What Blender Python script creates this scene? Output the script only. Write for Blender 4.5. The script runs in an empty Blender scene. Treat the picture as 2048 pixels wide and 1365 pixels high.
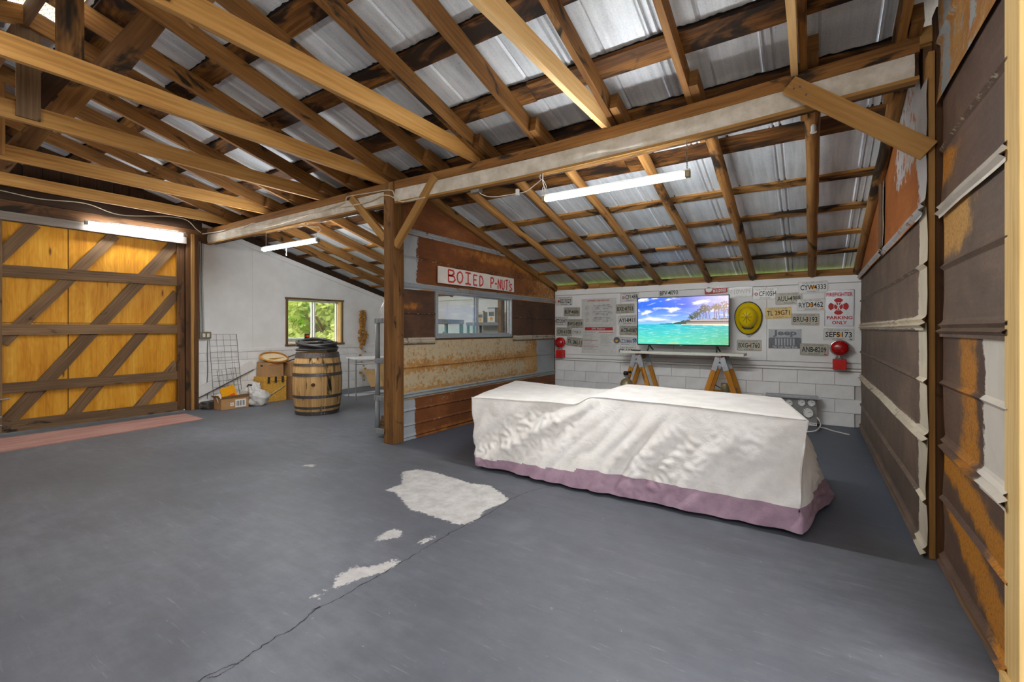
import bpy, bmesh, math, random
import numpy as np
from mathutils import Vector, Matrix, noise as mnoise
random.seed(7)
SC = bpy.context.scene
COL = SC.collection
PI = math.pi

# ------------------------------------------------------------------ camera
FPX, HORIZ, TH, CAMH = 910.0, 659.0, math.atan(598/910.0), 1.22
CT, ST = math.cos(TH), math.sin(TH)
cam = bpy.data.cameras.new('camera'); camo = bpy.data.objects.new('camera', cam); COL.objects.link(camo)
cam.sensor_width = 36.0; cam.lens = FPX/2048*36.0; cam.shift_y = -(682.5-HORIZ)/2048
cam.clip_start = 0.02; cam.clip_end = 400
camo.location = (0, 0, CAMH); camo.rotation_euler = (PI/2, 0, TH)
SC.camera = camo

# ------------------------------------------------------------------ world, sun, exposure
W = bpy.data.worlds.new('sky'); SC.world = W; W.use_nodes = True
wn = W.node_tree.nodes; wn.clear()
sky = wn.new('ShaderNodeTexSky'); sky.sky_type = 'NISHITA'; sky.sun_disc = False
sky.sun_elevation = math.radians(50); sky.sun_rotation = math.radians(110); sky.altitude = 200
sky.air_density = 1.0; sky.dust_density = 3.0; sky.ozone_density = 1.0
mixc = wn.new('ShaderNodeMix'); mixc.data_type = 'RGBA'; mixc.inputs[0].default_value = 0.72
mixc.inputs[7].default_value = (0.62, 0.64, 0.66, 1)
mulc = wn.new('ShaderNodeMix'); mulc.data_type = 'RGBA'; mulc.blend_type = 'MULTIPLY'; mulc.inputs[0].default_value = 1
mulc.inputs[7].default_value = (0.20, 0.20, 0.20, 1)
bg = wn.new('ShaderNodeBackground'); bg.inputs[1].default_value = 4.0
wo = wn.new('ShaderNodeOutputWorld')
wl = W.node_tree.links
wl.new(sky.outputs[0], mulc.inputs[6]); wl.new(mulc.outputs[2], mixc.inputs[6])
wl.new(mixc.outputs[2], bg.inputs[0]); wl.new(bg.outputs[0], wo.inputs[0])
sl = bpy.data.lights.new('sun', 'SUN'); sl.energy = 6.0; sl.angle = 0.03; sl.color = (1, .95, .86)
so = bpy.data.objects.new('sun', sl); COL.objects.link(so)
so.rotation_euler = (math.radians(38), 0, math.radians(-60))
TUBE_POWER = 235.0        # emission of the LED tubes
SC.view_settings.view_transform = 'Standard'; SC.view_settings.look = 'None'
SC.view_settings.gamma = 1.0; SC.view_settings.use_curve_mapping = False
SC.view_settings.exposure = 0.0

# ------------------------------------------------------------------ where a sight line meets a plane of the building
def ray(px, py):
    x = (px-1024)/FPX; u = -(py-HORIZ)/FPX
    return Vector((CT*x-ST, ST*x+CT, u))
def at_z(px, py, z=0.0):
    r = ray(px, py); return Vector((0, 0, CAMH)) + r*((z-CAMH)/r.z)
def at_x(px, py, x):
    r = ray(px, py); return Vector((0, 0, CAMH)) + r*(x/r.x)
def at_y(px, py, y):
    r = ray(px, py); return Vector((0, 0, CAMH)) + r*(y/r.y)
V3 = Vector

# ------------------------------------------------------------------ mesh helpers
class MB:
    def __init__(s): s.v = []; s.f = []; s.uv = []; s.col = []
    def add(s, vs, fs, uvs=None, cols=None):
        b = len(s.v); s.v += [tuple(v) for v in vs]
        for i, f in enumerate(fs):
            s.f.append(tuple(b+k for k in f))
            s.uv.append(uvs[i] if uvs else [(0, 0)]*len(f))
        s.col += cols if cols else [(0, 0, 0, 0)]*len(vs)
        return s
def board(mb, a, b, w, h, up=(0, 0, 1), seg=1, jit=0.0, taper=1.0):
    """timber of width w (sideways) and depth h (along up) from a to b, UVs run along the grain"""
    a = V3(a); b = V3(b); d = b-a; L = d.length; d.normalize()
    side = d.cross(V3(up))
    if side.length < 1e-5: side = d.cross(V3((1, 0, 0)))
    side.normalize(); u2 = side.cross(d).normalized()
    vs = []; o = random.random()*3
    for i in range(seg+1):
        t = i/seg; c = a+d*(L*t); k = 1+(taper-1)*t
        c = c+side*random.uniform(-jit, jit)*(0 < i < seg or 1)+u2*random.uniform(-jit, jit)
        ww, hh = w*k/2, h*k/2
        for sx, sz in ((-1, -1), (1, -1), (1, 1), (-1, 1)):
            vs.append(c+side*(sx*ww+random.uniform(-jit, jit)*.5)+u2*(sz*hh+random.uniform(-jit, jit)*.5))
    fs = []; uv = []
    pv = [0, w, w+h, 2*w+h, 2*w+2*h]
    for i in range(seg):
        for k in range(4):
            k2 = (k+1) % 4
            fs.append((4*i+k, 4*i+k2, 4*i+4+k2, 4*i+4+k)[::-1])
            u0, u1 = L*i/seg, L*(i+1)/seg
            uv.append([(u0, pv[k]+o), (u0, pv[k+1]+o), (u1, pv[k+1]+o), (u1, pv[k]+o)][::-1])
    fs.append((0, 1, 2, 3)); uv.append([(0, o), (.02, o), (.02, o+h), (0, o+h)])
    e = 4*seg
    fs.append((e+3, e+2, e+1, e)); uv.append([(0, o), (.02, o), (.02, o+h), (0, o+h)])
    mb.add(vs, fs, uv); return mb
def box(mb, lo, hi):
    x0, y0, z0 = lo; x1, y1, z1 = hi
    vs = [(x0, y0, z0), (x1, y0, z0), (x1, y1, z0), (x0, y1, z0), (x0, y0, z1), (x1, y0, z1), (x1, y1, z1), (x0, y1, z1)]
    fs = [(3, 2, 1, 0), (4, 5, 6, 7), (0, 1, 5, 4), (1, 2, 6, 5), (2, 3, 7, 6), (3, 0, 4, 7)]
    uv = []
    for f in fs:
        p = [V3(vs[k]) for k in f]; n = (p[1]-p[0]).cross(p[2]-p[0])
        ax = max(range(3), key=lambda k: abs(n[k]))
        ij = [(1, 2), (0, 2), (0, 1)][ax]
        uv.append([(q[ij[0]], q[ij[1]]) for q in p])
    mb.add(vs, fs, uv); return mb
def tube(mb, pts, r, n=8, closed=False, caps=True, flat=1.0, r2=None):
    pts = [V3(p) for p in pts]; m = len(pts); vs = []; up = None
    for i, p in enumerate(pts):
        a = pts[(i-1) % m] if (closed or i > 0) else p
        b = pts[(i+1) % m] if (closed or i < m-1) else p
        d = (b-a).normalized() if (b-a).length > 1e-9 else V3((0, 0, 1))
        if up is None:
            up = V3((0, 0, 1)) if abs(d.z) < .9 else V3((1, 0, 0))
        s = d.cross(up)
        if s.length < 1e-6: s = d.orthogonal()
        s.normalize(); up = s.cross(d).normalized()
        rr = r(i/(m-1)) if callable(r) else (r if r2 is None else r+(r2-r)*i/max(1, m-1))
        for k in range(n):
            t = 2*PI*k/n
            vs.append(p+s*(rr*math.cos(t))+up*(rr*flat*math.sin(t)))
    fs = []; uv = []
    for i in range(m if closed else m-1):
        j = (i+1) % m
        for k in range(n):
            k2 = (k+1) % n
            fs.append((i*n+k, i*n+k2, j*n+k2, j*n+k)); uv.append([(i*.1, k*.02), (i*.1, k*.02+.02), (i*.1+.1, k*.02+.02), (i*.1+.1, k*.02)])
    if caps and not closed:
        fs.append(tuple(range(n))[::-1]); uv.append([(0, 0)]*n)
        fs.append(tuple((m-1)*n+k for k in range(n))); uv.append([(0, 0)]*n)
    mb.add(vs, fs, uv); return mb
def lathe(mb, prof, c=(0, 0, 0), n=24, axis='z', sx=1, sy=1, cap=True):
    c = V3(c); vs = []
    for r, z in prof:
        for k in range(n):
            t = 2*PI*k/n; p = (r*math.cos(t)*sx, r*math.sin(t)*sy, z)
            if axis == 'y': p = (p[0], z, p[1])
            if axis == 'x': p = (z, p[0], p[1])
            vs.append(c+V3(p))
    fs = []; uv = []
    for i in range(len(prof)-1):
        for k in range(n):
            k2 = (k+1) % n
            f = (i*n+k, i*n+k2, i*n+n+k2, i*n+n+k)
            u = [(prof[i][1], k*.05), (prof[i][1], k*.05+.05), (prof[i+1][1], k*.05+.05), (prof[i+1][1], k*.05)]
            if axis == 'y': f = f[::-1]; u = u[::-1]
            fs.append(f); uv.append(u)
    if cap:
        a = tuple(range(n))[::-1]; b = tuple((len(prof)-1)*n+k for k in range(n))
        if axis == 'y': a = a[::-1]; b = b[::-1]
        fs += [a, b]; uv += [[(0, 0)]*n]*2
    mb.add(vs, fs, uv); return mb
def rootloc(p):
    l = V3((0, 0, 0))
    while p is not None: l += p.location; p = p.parent
    return l
def obj(name, mb, mat, parent=None, smooth=False, bevel=0.0, stuff=False, origin=None, solid=0.0):
    """link the collected shape as ONE mesh object (coordinates given in world space)"""
    off = rootloc(parent) if parent else V3((0, 0, 0))
    o3 = V3(origin) if origin is not None else off
    me = bpy.data.meshes.new(name)
    me.from_pydata([(V3(v)-o3)[:] for v in mb.v], [], mb.f)
    if any(any(t != (0, 0) for t in u) for u in mb.uv[:50]):
        ul = me.uv_layers.new(name='UVMap'); flat = []
        for u in mb.uv:
            for t in u: flat += [t[0], t[1]]
        if len(flat) == 2*len(me.loops): ul.data.foreach_set('uv', flat)
    if any(c != (0, 0, 0, 0) for c in mb.col):
        at = me.color_attributes.new('mask', 'FLOAT_COLOR', 'POINT')
        at.data.foreach_set('color', np.array(mb.col, dtype=np.float32).ravel())
    if smooth: me.polygons.foreach_set('use_smooth', [True]*len(me.polygons))
    me.materials.append(mat); me.validate(); me.update()
    o = bpy.data.objects.new(name, me); COL.objects.link(o)
    if parent: o.parent = parent
    o.location = o3-off
    if solid:
        m = o.modifiers.new('thick', 'SOLIDIFY'); m.thickness = solid; m.offset = 0
    if bevel:
        m = o.modifiers.new('bevel', 'BEVEL'); m.width = bevel; m.segments = 2; m.limit_method = 'ANGLE'
    if stuff: o['kind'] = 'stuff'
    return o
def thing(name, label, cat, loc=(0, 0, 0), group=None):
    o = bpy.data.objects.new(name, None); COL.objects.link(o); o.location = loc; o.empty_display_size = .1
    o['label'] = label; o['category'] = cat
    if group: o['group'] = group
    return o
def tag(o, label, cat, group=None):
    o['label'] = label; o['category'] = cat
    if group: o['group'] = group
    return o
def structure(name, label=None, cat=None):
    o = bpy.data.objects.new(name, None); COL.objects.link(o); o['kind'] = 'structure'
    if label: o['label'] = label
    if cat: o['category'] = cat
    return o
def nz(x, y, z=0.0): return mnoise.noise(V3((x, y, z)))

# ------------------------------------------------------------------ material helpers
class Mat:
    def __init__(s, name):
        s.m = bpy.data.materials.new(name); s.m.use_nodes = True; s.t = s.m.node_tree
        s.t.nodes.clear(); s.out = s.t.nodes.new('ShaderNodeOutputMaterial')
        s.b = s.t.nodes.new('ShaderNodeBsdfPrincipled'); s.t.links.new(s.b.outputs[0], s.out.inputs[0])
    def n(s, typ, **kw):
        nd = s.t.nodes.new(typ)
        for k, v in kw.items(): setattr(nd, k, v)
        return nd
    def put(s, sock, val):
        if hasattr(val, 'is_output') or isinstance(val, bpy.types.NodeSocket): s.t.links.new(val, sock)
        else:
            if sock.type == 'RGBA' and len(val) == 3: val = (*val, 1)
            sock.default_value = val
    def math(s, op, a, b=0.0, c=0.0, clamp=False):
        nd = s.n('ShaderNodeMath', operation=op, use_clamp=clamp)
        s.put(nd.inputs[0], a); s.put(nd.inputs[1], b); s.put(nd.inputs[2], c); return nd.outputs[0]
    def vmul(s, v, k):
        nd = s.n('ShaderNodeVectorMath', operation='MULTIPLY'); s.put(nd.inputs[0], v); s.put(nd.inputs[1], k); return nd.outputs[0]
    def vadd(s, v, k):
        nd = s.n('ShaderNodeVectorMath', operation='ADD'); s.put(nd.inputs[0], v); s.put(nd.inputs[1], k); return nd.outputs[0]
    def uv(s): return s.n('ShaderNodeUVMap').outputs[0]
    def pos(s): return s.n('ShaderNodeTexCoord').outputs['Object']
    def rnd(s): return s.n('ShaderNodeObjectInfo').outputs['Random']
    def noise(s, vec, scale=5.0, detail=4.0, rough=.55, dist=0.0):
        nd = s.n('ShaderNodeTexNoise'); s.put(nd.inputs['Vector'], vec)
        nd.inputs['Scale'].default_value = scale; nd.inputs['Detail'].default_value = detail
        nd.inputs['Roughness'].default_value = rough; nd.inputs['Distortion'].default_value = dist
        return nd.outputs[0]
    def wave(s, vec, scale, dist, detail=2.0, dscale=1.0, direction='Y'):
        nd = s.n('ShaderNodeTexWave', wave_type='BANDS', bands_direction=direction)
        s.put(nd.inputs['Vector'], vec); nd.inputs['Scale'].default_value = scale
        nd.inputs['Distortion'].default_value = dist; nd.inputs['Detail'].default_value = detail
        nd.inputs['Detail Scale'].default_value = dscale
        return nd.outputs['Fac']
    def voro(s, vec, scale, feature='F1'):
        nd = s.n('ShaderNodeTexVoronoi', feature=feature); s.put(nd.inputs['Vector'], vec)
        nd.inputs['Scale'].default_value = scale; return nd.outputs['Distance']
    def ss(s, x, lo, hi):
        nd = s.n('ShaderNodeMapRange', interpolation_type='SMOOTHSTEP'); s.put(nd.inputs[0], x)
        nd.inputs[1].default_value = lo; nd.inputs[2].default_value = hi; return nd.outputs[0]
    def ramp(s, x, stops):
        nd = s.n('ShaderNodeValToRGB'); s.put(nd.inputs[0], x); e = nd.color_ramp.elements
        while len(e) < len(stops): e.new(.5)
        for el, (p, c) in zip(e, stops): el.position = p; el.color = (*c, 1)
        return nd.outputs[0]
    def mix(s, f, a, b, mode='MIX'):
        nd = s.n('ShaderNodeMix', data_type='RGBA', blend_type=mode)
        s.put(nd.inputs[0], f); s.put(nd.inputs[6], a); s.put(nd.inputs[7], b); return nd.outputs[2]
    def bump(s, h, strength=.3, dist=.005):
        nd = s.n('ShaderNodeBump'); s.put(nd.inputs['Height'], h)
        nd.inputs['Strength'].default_value = strength; nd.inputs['Distance'].default_value = dist
        s.t.links.new(nd.outputs[0], s.b.inputs['Normal'])
    def attr(s, name='mask'):
        nd = s.n('ShaderNodeAttribute', attribute_name=name); sp = s.n('ShaderNodeSeparateColor')
        s.t.links.new(nd.outputs['Color'], sp.inputs[0]); return sp.outputs[0], sp.outputs[1], sp.outputs[2]
    def fin(s, col, rough=.7, metal=0.0, spec=.4):
        s.put(s.b.inputs['Base Color'], col); s.put(s.b.inputs['Roughness'], rough)
        s.put(s.b.inputs['Metallic'], metal); s.b.inputs['Specular IOR Level'].default_value = spec
        return s.m
def C(r, g, b):
    """sRGB 0-255 to linear"""
    return tuple(((c/255)/12.92 if c/255 <= .04045 else ((c/255+.055)/1.055)**2.4) for c in (r, g, b))
def plain(name, col, rough=.6, metal=0.0, var=.12, scale=30.0, bump=0.0, spec=.4):
    m = Mat(name); p = m.pos(); n = m.noise(p, scale, 4)
    c = m.mix(m.ss(n, .3, .7), tuple(x*(1-var) for x in col), tuple(min(1, x*(1+var)) for x in col))
    if bump: m.bump(n, bump, .004)
    return m.fin(c, rough, metal, spec)
def emit(name, col, strength):
    m = Mat(name); m.put(m.b.inputs['Base Color'], (.8, .8, .8)); m.put(m.b.inputs['Emission Color'], col)
    m.b.inputs['Emission Strength'].default_value = strength; return m.m
def wood(name, lo, mid, hi, rings=9.0, dist=5.0, knots=.5, rough=.75, var=.35, dark=0.0, darkcol=(.02, .012, .006), bump=.25):
    m = Mat(name); r = m.rnd()
    cv = m.n('ShaderNodeCombineXYZ'); m.put(cv.inputs[0], m.math('MULTIPLY', r, 37.0)); m.put(cv.inputs[1], m.math('MULTIPLY', r, 11.3)); m.put(cv.inputs[2], m.math('MULTIPLY', r, 5.0))
    v = m.vadd(m.uv(), cv.outputs[0])
    broad = m.noise(m.vmul(v, (1.1, 7.0, 1)), 1.0, 3)
    ring = m.wave(m.vmul(v, (.35, 1, 1)), rings, dist, 2.0, 1.2)
    fine = m.noise(m.vmul(v, (3.0, 120.0, 1)), 1.0, 3)
    mid_ = m.noise(m.vmul(v, (.9, 34.0, 1)), 1.0, 4, .6, .4)
    x = m.math('ADD', m.math('MULTIPLY', broad, .50), m.math('ADD', m.math('MULTIPLY', ring, .05), m.math('ADD', m.math('MULTIPLY', fine, .22), m.math('MULTIPLY', mid_, .25))))
    col = m.ramp(x, [(.30, lo), (.5, mid), (.72, hi)])
    if knots:
        kd = m.voro(m.vmul(v, (1.6, 7.0, 1)), 1.0)
        k = m.math('SUBTRACT', 1.0, m.ss(kd, .03, .13))
        col = m.mix(m.math('MULTIPLY', k, knots), col, tuple(c*.25 for c in lo))
    if dark:
        dn = m.noise(m.vmul(v, (1.6, 4.0, 1)), 1.3, 4, .6, .8)
        col = m.mix(m.ss(dn, .62-dark*.3, .72-dark*.2), col, darkcol)
    br = m.math('ADD', 1.0-var*.5, m.math('MULTIPLY', r, var))
    bc = m.n('ShaderNodeCombineColor')
    for i in range(3): m.put(bc.inputs[i], br)
    col = m.mix(1.0, col, bc.outputs[0], 'MULTIPLY')
    m.bump(m.math('ADD', fine, mid_), bump, .003)
    return m.fin(col, rough, 0, .3)
# ------------------------------------------------------------------ materials
M = {}
M['tie'] = wood('tie_wood', C(124, 82, 36), C(176, 128, 66), C(204, 158, 96), knots=.8, var=.35)
M['tie_new'] = wood('fresh_pine', C(176, 132, 76), C(214, 172, 112), C(232, 198, 142), knots=.9, var=.15)
M['rafter'] = wood('rafter_wood', C(74, 46, 18), C(130, 88, 42), C(168, 120, 64), knots=.4, var=.4, dark=.2)
M['pole'] = wood('pole_wood', C(84, 54, 22), C(150, 104, 54), C(192, 146, 86), knots=.5, var=.3, dark=.3, bump=.5)
M['purlin'] = wood('burnt_purlin_wood', C(44, 25, 10), C(92, 56, 22), C(170, 116, 50), rings=6, dist=8, knots=.2, var=.4, dark=.6, darkcol=C(34, 20, 10))
M['purlin_low'] = wood('weathered_purlin_wood', C(70, 44, 18), C(150, 104, 50), C(200, 150, 84), rings=6, dist=8, knots=.2, var=.3, dark=.6, darkcol=C(34, 20, 9))
M['post'] = wood('post_wood', C(62, 38, 18), C(106, 70, 34), C(150, 108, 58), rings=14, dist=3, var=.1, dark=.25)
M['post_light'] = wood('light_post_wood', C(128, 88, 40), C(168, 124, 66), C(190, 148, 90), var=.15)
M['stud'] = wood('new_stud_wood', C(190, 150, 84), C(226, 190, 124), C(240, 212, 154), rings=10, dist=4, knots=1, var=.05)
M['weathered'] = wood('weathered_board_wood', C(72, 54, 38), C(110, 84, 58), C(140, 112, 82), rings=10, dist=4, knots=.6, var=.3, dark=.1)
M['dark_wood'] = wood('dark_board_wood', C(50, 32, 18), C(84, 55, 30), C(114, 78, 46), var=.35, dark=.2)
M['web'] = wood('web_board_wood', C(66, 42, 22), C(118, 80, 42), C(164, 122, 68), rings=5, dist=9, var=.4, dark=.3)
M['grey_wood'] = wood('grey_board_wood', C(92, 84, 76), C(126, 116, 106), C(156, 148, 138), var=.1)
M['ply'] = wood('varnished_plywood', C(164, 98, 8), C(206, 140, 26), C(228, 176, 66), rings=5, dist=22, knots=.9, var=.12, bump=.08, rough=.55)
M['gable'] = wood('gable_board_wood', C(34, 22, 14), C(58, 38, 22), C(80, 54, 32), var=.4)
M['red_ply'] = wood('faded_red_plywood', C(128, 88, 80), C(164, 122, 112), C(186, 152, 142), rings=5, dist=6, knots=0, var=.05)
M['oak'] = wood('oak_stave_wood', C(140, 100, 56), C(192, 150, 94), C(220, 184, 130), rings=8, dist=3, knots=.4, var=.22, dark=.12)
M['trestle'] = wood('varnished_trestle_wood', C(120, 70, 12), C(186, 122, 36), C(210, 152, 66), var=.2, dark=.15)
M['plank'] = plain('painted_plank', C(226, 220, 206), .6, var=.05)
M['black'] = plain('black_plastic', C(18, 18, 20), .4)
M['white_plastic'] = plain('white_plastic', C(222, 222, 218), .45, var=.03)
M['grey_plastic'] = plain('grey_plastic', C(140, 142, 142), .55, var=.05)
M['steel'] = plain('dull_steel', C(150, 148, 144), .42, .6, var=.12, scale=60)
M['galv'] = plain('galvanised_bracket', C(168, 170, 172), .45, .5, var=.1)
M['wire'] = plain('grey_wire', C(96, 92, 88), .5, .5)
M['iron'] = plain('hoop_iron', C(98, 92, 88), .5, .6, var=.2)
M['chrome'] = plain('chrome', C(200, 200, 200), .2, .9, var=.02)
M['cable'] = plain('cream_cable', C(206, 192, 166), .5, var=.05)
M['white_cable'] = plain('white_cable', C(226, 222, 212), .5, var=.03)
M['hose'] = plain('black_rubber_hose', C(58, 56, 54), .42, var=.2, scale=12)
M['cardboard'] = plain('cardboard', C(176, 134, 88), .85, var=.08, scale=9)
M['cardboard_dark'] = plain('dark_cardboard', C(140, 104, 66), .85, var=.08)
M['cardboard_pale'] = plain('pale_cardboard', C(214, 176, 120), .85, var=.06, scale=6)
M['paper'] = plain('white_paper', C(226, 224, 218), .8, var=.03)
M['yellow'] = plain('yellow_envelope', C(238, 166, 14), .5, var=.06)
M['orange'] = plain('orange_print', C(222, 96, 20), .5)
M['ink'] = plain('black_ink', C(26, 26, 26), .6, var=.02)
M['red_ink'] = plain('red_ink', C(182, 40, 36), .6, var=.05)
M['grey_ink'] = plain('grey_ink', C(120, 118, 116), .6)
M['faint_ink'] = plain('faint_ink', C(176, 172, 168), .6)
M['plate_white'] = plain('white_plate', C(206, 205, 200), .4, .1, var=.05, scale=20)
M['plate_grey'] = plain('grey_plate', C(172, 168, 154), .45, .15, var=.08, scale=14)
M['plate_tan'] = plain('tan_plate', C(214, 186, 120), .5, .1, var=.12, scale=14)
M['peach'] = plain('peach_print', C(232, 160, 40), .5)
M['leaf_print'] = plain('green_print', C(40, 110, 60), .5)
M['blue_print'] = plain('blue_print', C(36, 96, 160), .5)
M['navy_print'] = plain('navy_print', C(84, 96, 128), .5)
M['sign_grey'] = plain('grey_sign', C(158, 160, 162), .4, .3, var=.08, scale=40)
M['sign_dark'] = plain('dark_grey_sign_print', C(98, 100, 104), .45, .2, var=.15, scale=60)
M['sign_red'] = plain('red_plate', C(178, 52, 44), .5, var=.12, scale=20)
M['silver'] = plain('silver_tread', C(206, 206, 208), .32, .4, var=.05)
M['helmet'] = plain('yellow_helmet', C(226, 196, 8), .28, var=.05, scale=6)
M['helmet_trim'] = plain('dark_helmet_trim', C(58, 54, 48), .5)
M['helmet_seam'] = plain('helmet_seam', C(150, 126, 10), .4)
M['red_box'] = plain('red_battery_box', C(196, 24, 14), .4, var=.1)
M['sign_board'] = plain('painted_sign_board', C(214, 206, 196), .75, var=.06, scale=8, bump=.2)
M['sign_paint'] = plain('red_sign_paint', C(196, 54, 42), .6, var=.12, scale=60)
M['gourd'] = plain('dried_pods', C(172, 122, 52), .7, var=.35, scale=40)
M['wicker'] = plain('wicker', C(206, 156, 60), .6, var=.25, scale=70, bump=.3)
M['basket'] = plain('dark_wicker', C(120, 78, 42), .7, var=.3, scale=60, bump=.3)
M['stone'] = plain('dark_block', C(74, 68, 62), .9, var=.35, scale=14, bump=.6)
M['net'] = plain('cream_cloth', C(226, 208, 168), .85, var=.05)
M['felt'] = plain('black_roofing_felt', C(20, 19, 19), .95, var=.4, scale=50)
M['tin_white'] = plain('white_tin', C(214, 208, 200), .45, var=.08, scale=18)
M['mesh_wire'] = plain('rusty_mesh_wire', C(60, 52, 44), .7)
M['mortar'] = plain('painted_mortar', C(206, 203, 198), .85, var=.04)
M['brass'] = plain('dull_brass', C(150, 136, 104), .4, .5, var=.15)
def white_wall():
    m = Mat('white_painted_wall'); p = m.pos(); n = m.noise(p, 1.6, 5, .6); f = m.noise(p, 60, 3)
    col = m.mix(m.ss(n, .3, .75), C(224, 222, 218), C(240, 239, 236))
    sp = m.voro(m.vmul(p, (1, 1.2, 1)), 9.0)
    col = m.mix(m.math('MULTIPLY', m.math('SUBTRACT', 1.0, m.ss(sp, .02, .05)), .35), col, C(150, 140, 130))
    m.bump(f, .12, .003); return m.fin(col, .8, 0, .3)
M['white_wall'] = white_wall()
def block_paint():
    m = Mat('painted_block'); p = m.pos(); f = m.noise(p, 90, 4, .65); n = m.noise(p, 5, 4)
    col = m.mix(m.ss(n, .3, .7), C(228, 226, 222), C(240, 239, 236))
    chip = m.ss(m.noise(p, 16, 5, .7), .70, .74)
    zz = m.n('ShaderNodeSeparateXYZ'); m.put(zz.inputs[0], m.n('ShaderNodeNewGeometry').outputs['Position'])
    col = m.mix(m.math('MULTIPLY', chip, .45), col, C(120, 104, 90))
    m.bump(f, .5, .004); return m.fin(col, .85, 0, .25)
M['block'] = block_paint()
def roof_metal():
    m = Mat('galvanised_roof_sheet'); p = m.pos(); r = m.rnd()
    st = m.noise(m.vmul(p, (22, 1.2, 3)), 1.0, 4, .6); b = m.noise(m.vmul(p, (2, 1.2, 1)), 1.2, 4); sp = m.noise(p, 110, 3, .7)
    x = m.math('ADD', m.math('MULTIPLY', st, .4), m.math('ADD', m.math('MULTIPLY', b, .4), m.math('MULTIPLY', sp, .25)))
    col = m.ramp(x, [(.32, C(146, 149, 152)), (.5, C(198, 201, 204)), (.68, C(230, 232, 234))])
    spot = m.ss(m.noise(p, 46, 4, .75), .63, .7)
    col = m.mix(m.math('MULTIPLY', spot, .55), col, C(84, 84, 82))
    stain = m.ss(m.noise(m.vmul(p, (3, .8, 1)), 1.5, 4), .62, .75)
    col = m.mix(m.math('MULTIPLY', stain, .4), col, C(120, 122, 112))
    m.bump(st, .15, .002)
    return m.fin(col, m.math('ADD', .42, m.math('MULTIPLY', b, .2)), .12, .4)
M['roof'] = roof_metal()
def rust(name, lo, mid, hi, axis=(1, 1, 1), bare=C(196, 192, 184), gold=C(196, 136, 34)):
    """rust with painted-on wear masks: R = bare metal, G = golden rust, B = pale speckle"""
    m = Mat(name); p = m.vadd(m.pos(), m.vmul(m.n('ShaderNodeCombineXYZ').outputs[0], (0, 0, 0)))
    R, G, B = m.attr()
    n = m.noise(m.vmul(p, axis), 2.2, 6, .62, .6); f = m.noise(p, 70, 4, .7); s = m.noise(m.vmul(p, (1, 1, 14)), 4, 4)
    x = m.math('ADD', m.math('MULTIPLY', n, .6), m.math('ADD', m.math('MULTIPLY', f, .25), m.math('MULTIPLY', s, .15)))
    col = m.ramp(x, [(.34, lo), (.5, mid), (.68, hi)])
    edge = m.noise(p, 9, 6, .7); e2 = m.noise(p, 26, 5, .75)
    g = m.ss(m.math('ADD', G, m.math('MULTIPLY', m.math('SUBTRACT', edge, .5), 1.1)), .4, .75)
    col = m.mix(m.math('MULTIPLY', g, m.ss(f, .2, .6)), col, gold)
    b = m.ss(m.math('ADD', B, m.math('MULTIPLY', m.math('SUBTRACT', e2, .5), 1.6)), .42, .6)
    col = m.mix(m.math('MULTIPLY', b, .7), col, C(186, 176, 150))
    rr = m.ss(m.math('ADD', R, m.math('MULTIPLY', m.math('SUBTRACT', m.noise(p, 12, 6, .7), .5), .9)), .45, .55)
    bc = m.mix(m.ss(n, .35, .7), bare, tuple(c*.8 for c in bare))
    col = m.mix(rr, col, bc)
    m.bump(m.math('ADD', f, m.math('MULTIPLY', n, .3)), .25, .003)
    return m.fin(col, .62, m.math('MULTIPLY', rr, .25), .35)
M['rust_red'] = rust('red_rust_sheet', C(84, 48, 24), C(116, 66, 32), C(150, 94, 50), bare=C(170, 174, 176), gold=C(178, 116, 44))
M['rust_dark'] = rust('dark_rust_sheet', C(52, 34, 24), C(78, 52, 36), C(104, 70, 46), bare=C(200, 190, 170), gold=C(178, 110, 26))
M['rust_brown'] = rust('grey_brown_rust_sheet', C(78, 64, 52), C(104, 86, 72), C(134, 110, 90), bare=C(222, 210, 186), gold=C(200, 150, 78))
M['rust_gold'] = rust('golden_rust_sheet', C(128, 84, 36), C(164, 118, 60), C(190, 152, 98), bare=C(160, 166, 166), gold=C(150, 90, 30))
M['rust_orange'] = rust('orange_rust_sheet', C(136, 74, 30), C(166, 98, 44), C(186, 124, 66), bare=C(206, 204, 202), gold=C(120, 62, 26))
M['plum'] = rust('brown_paint_sheet', C(66, 48, 38), C(90, 68, 54), C(116, 90, 72), bare=C(222, 214, 200), gold=C(186, 120, 22))
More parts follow.
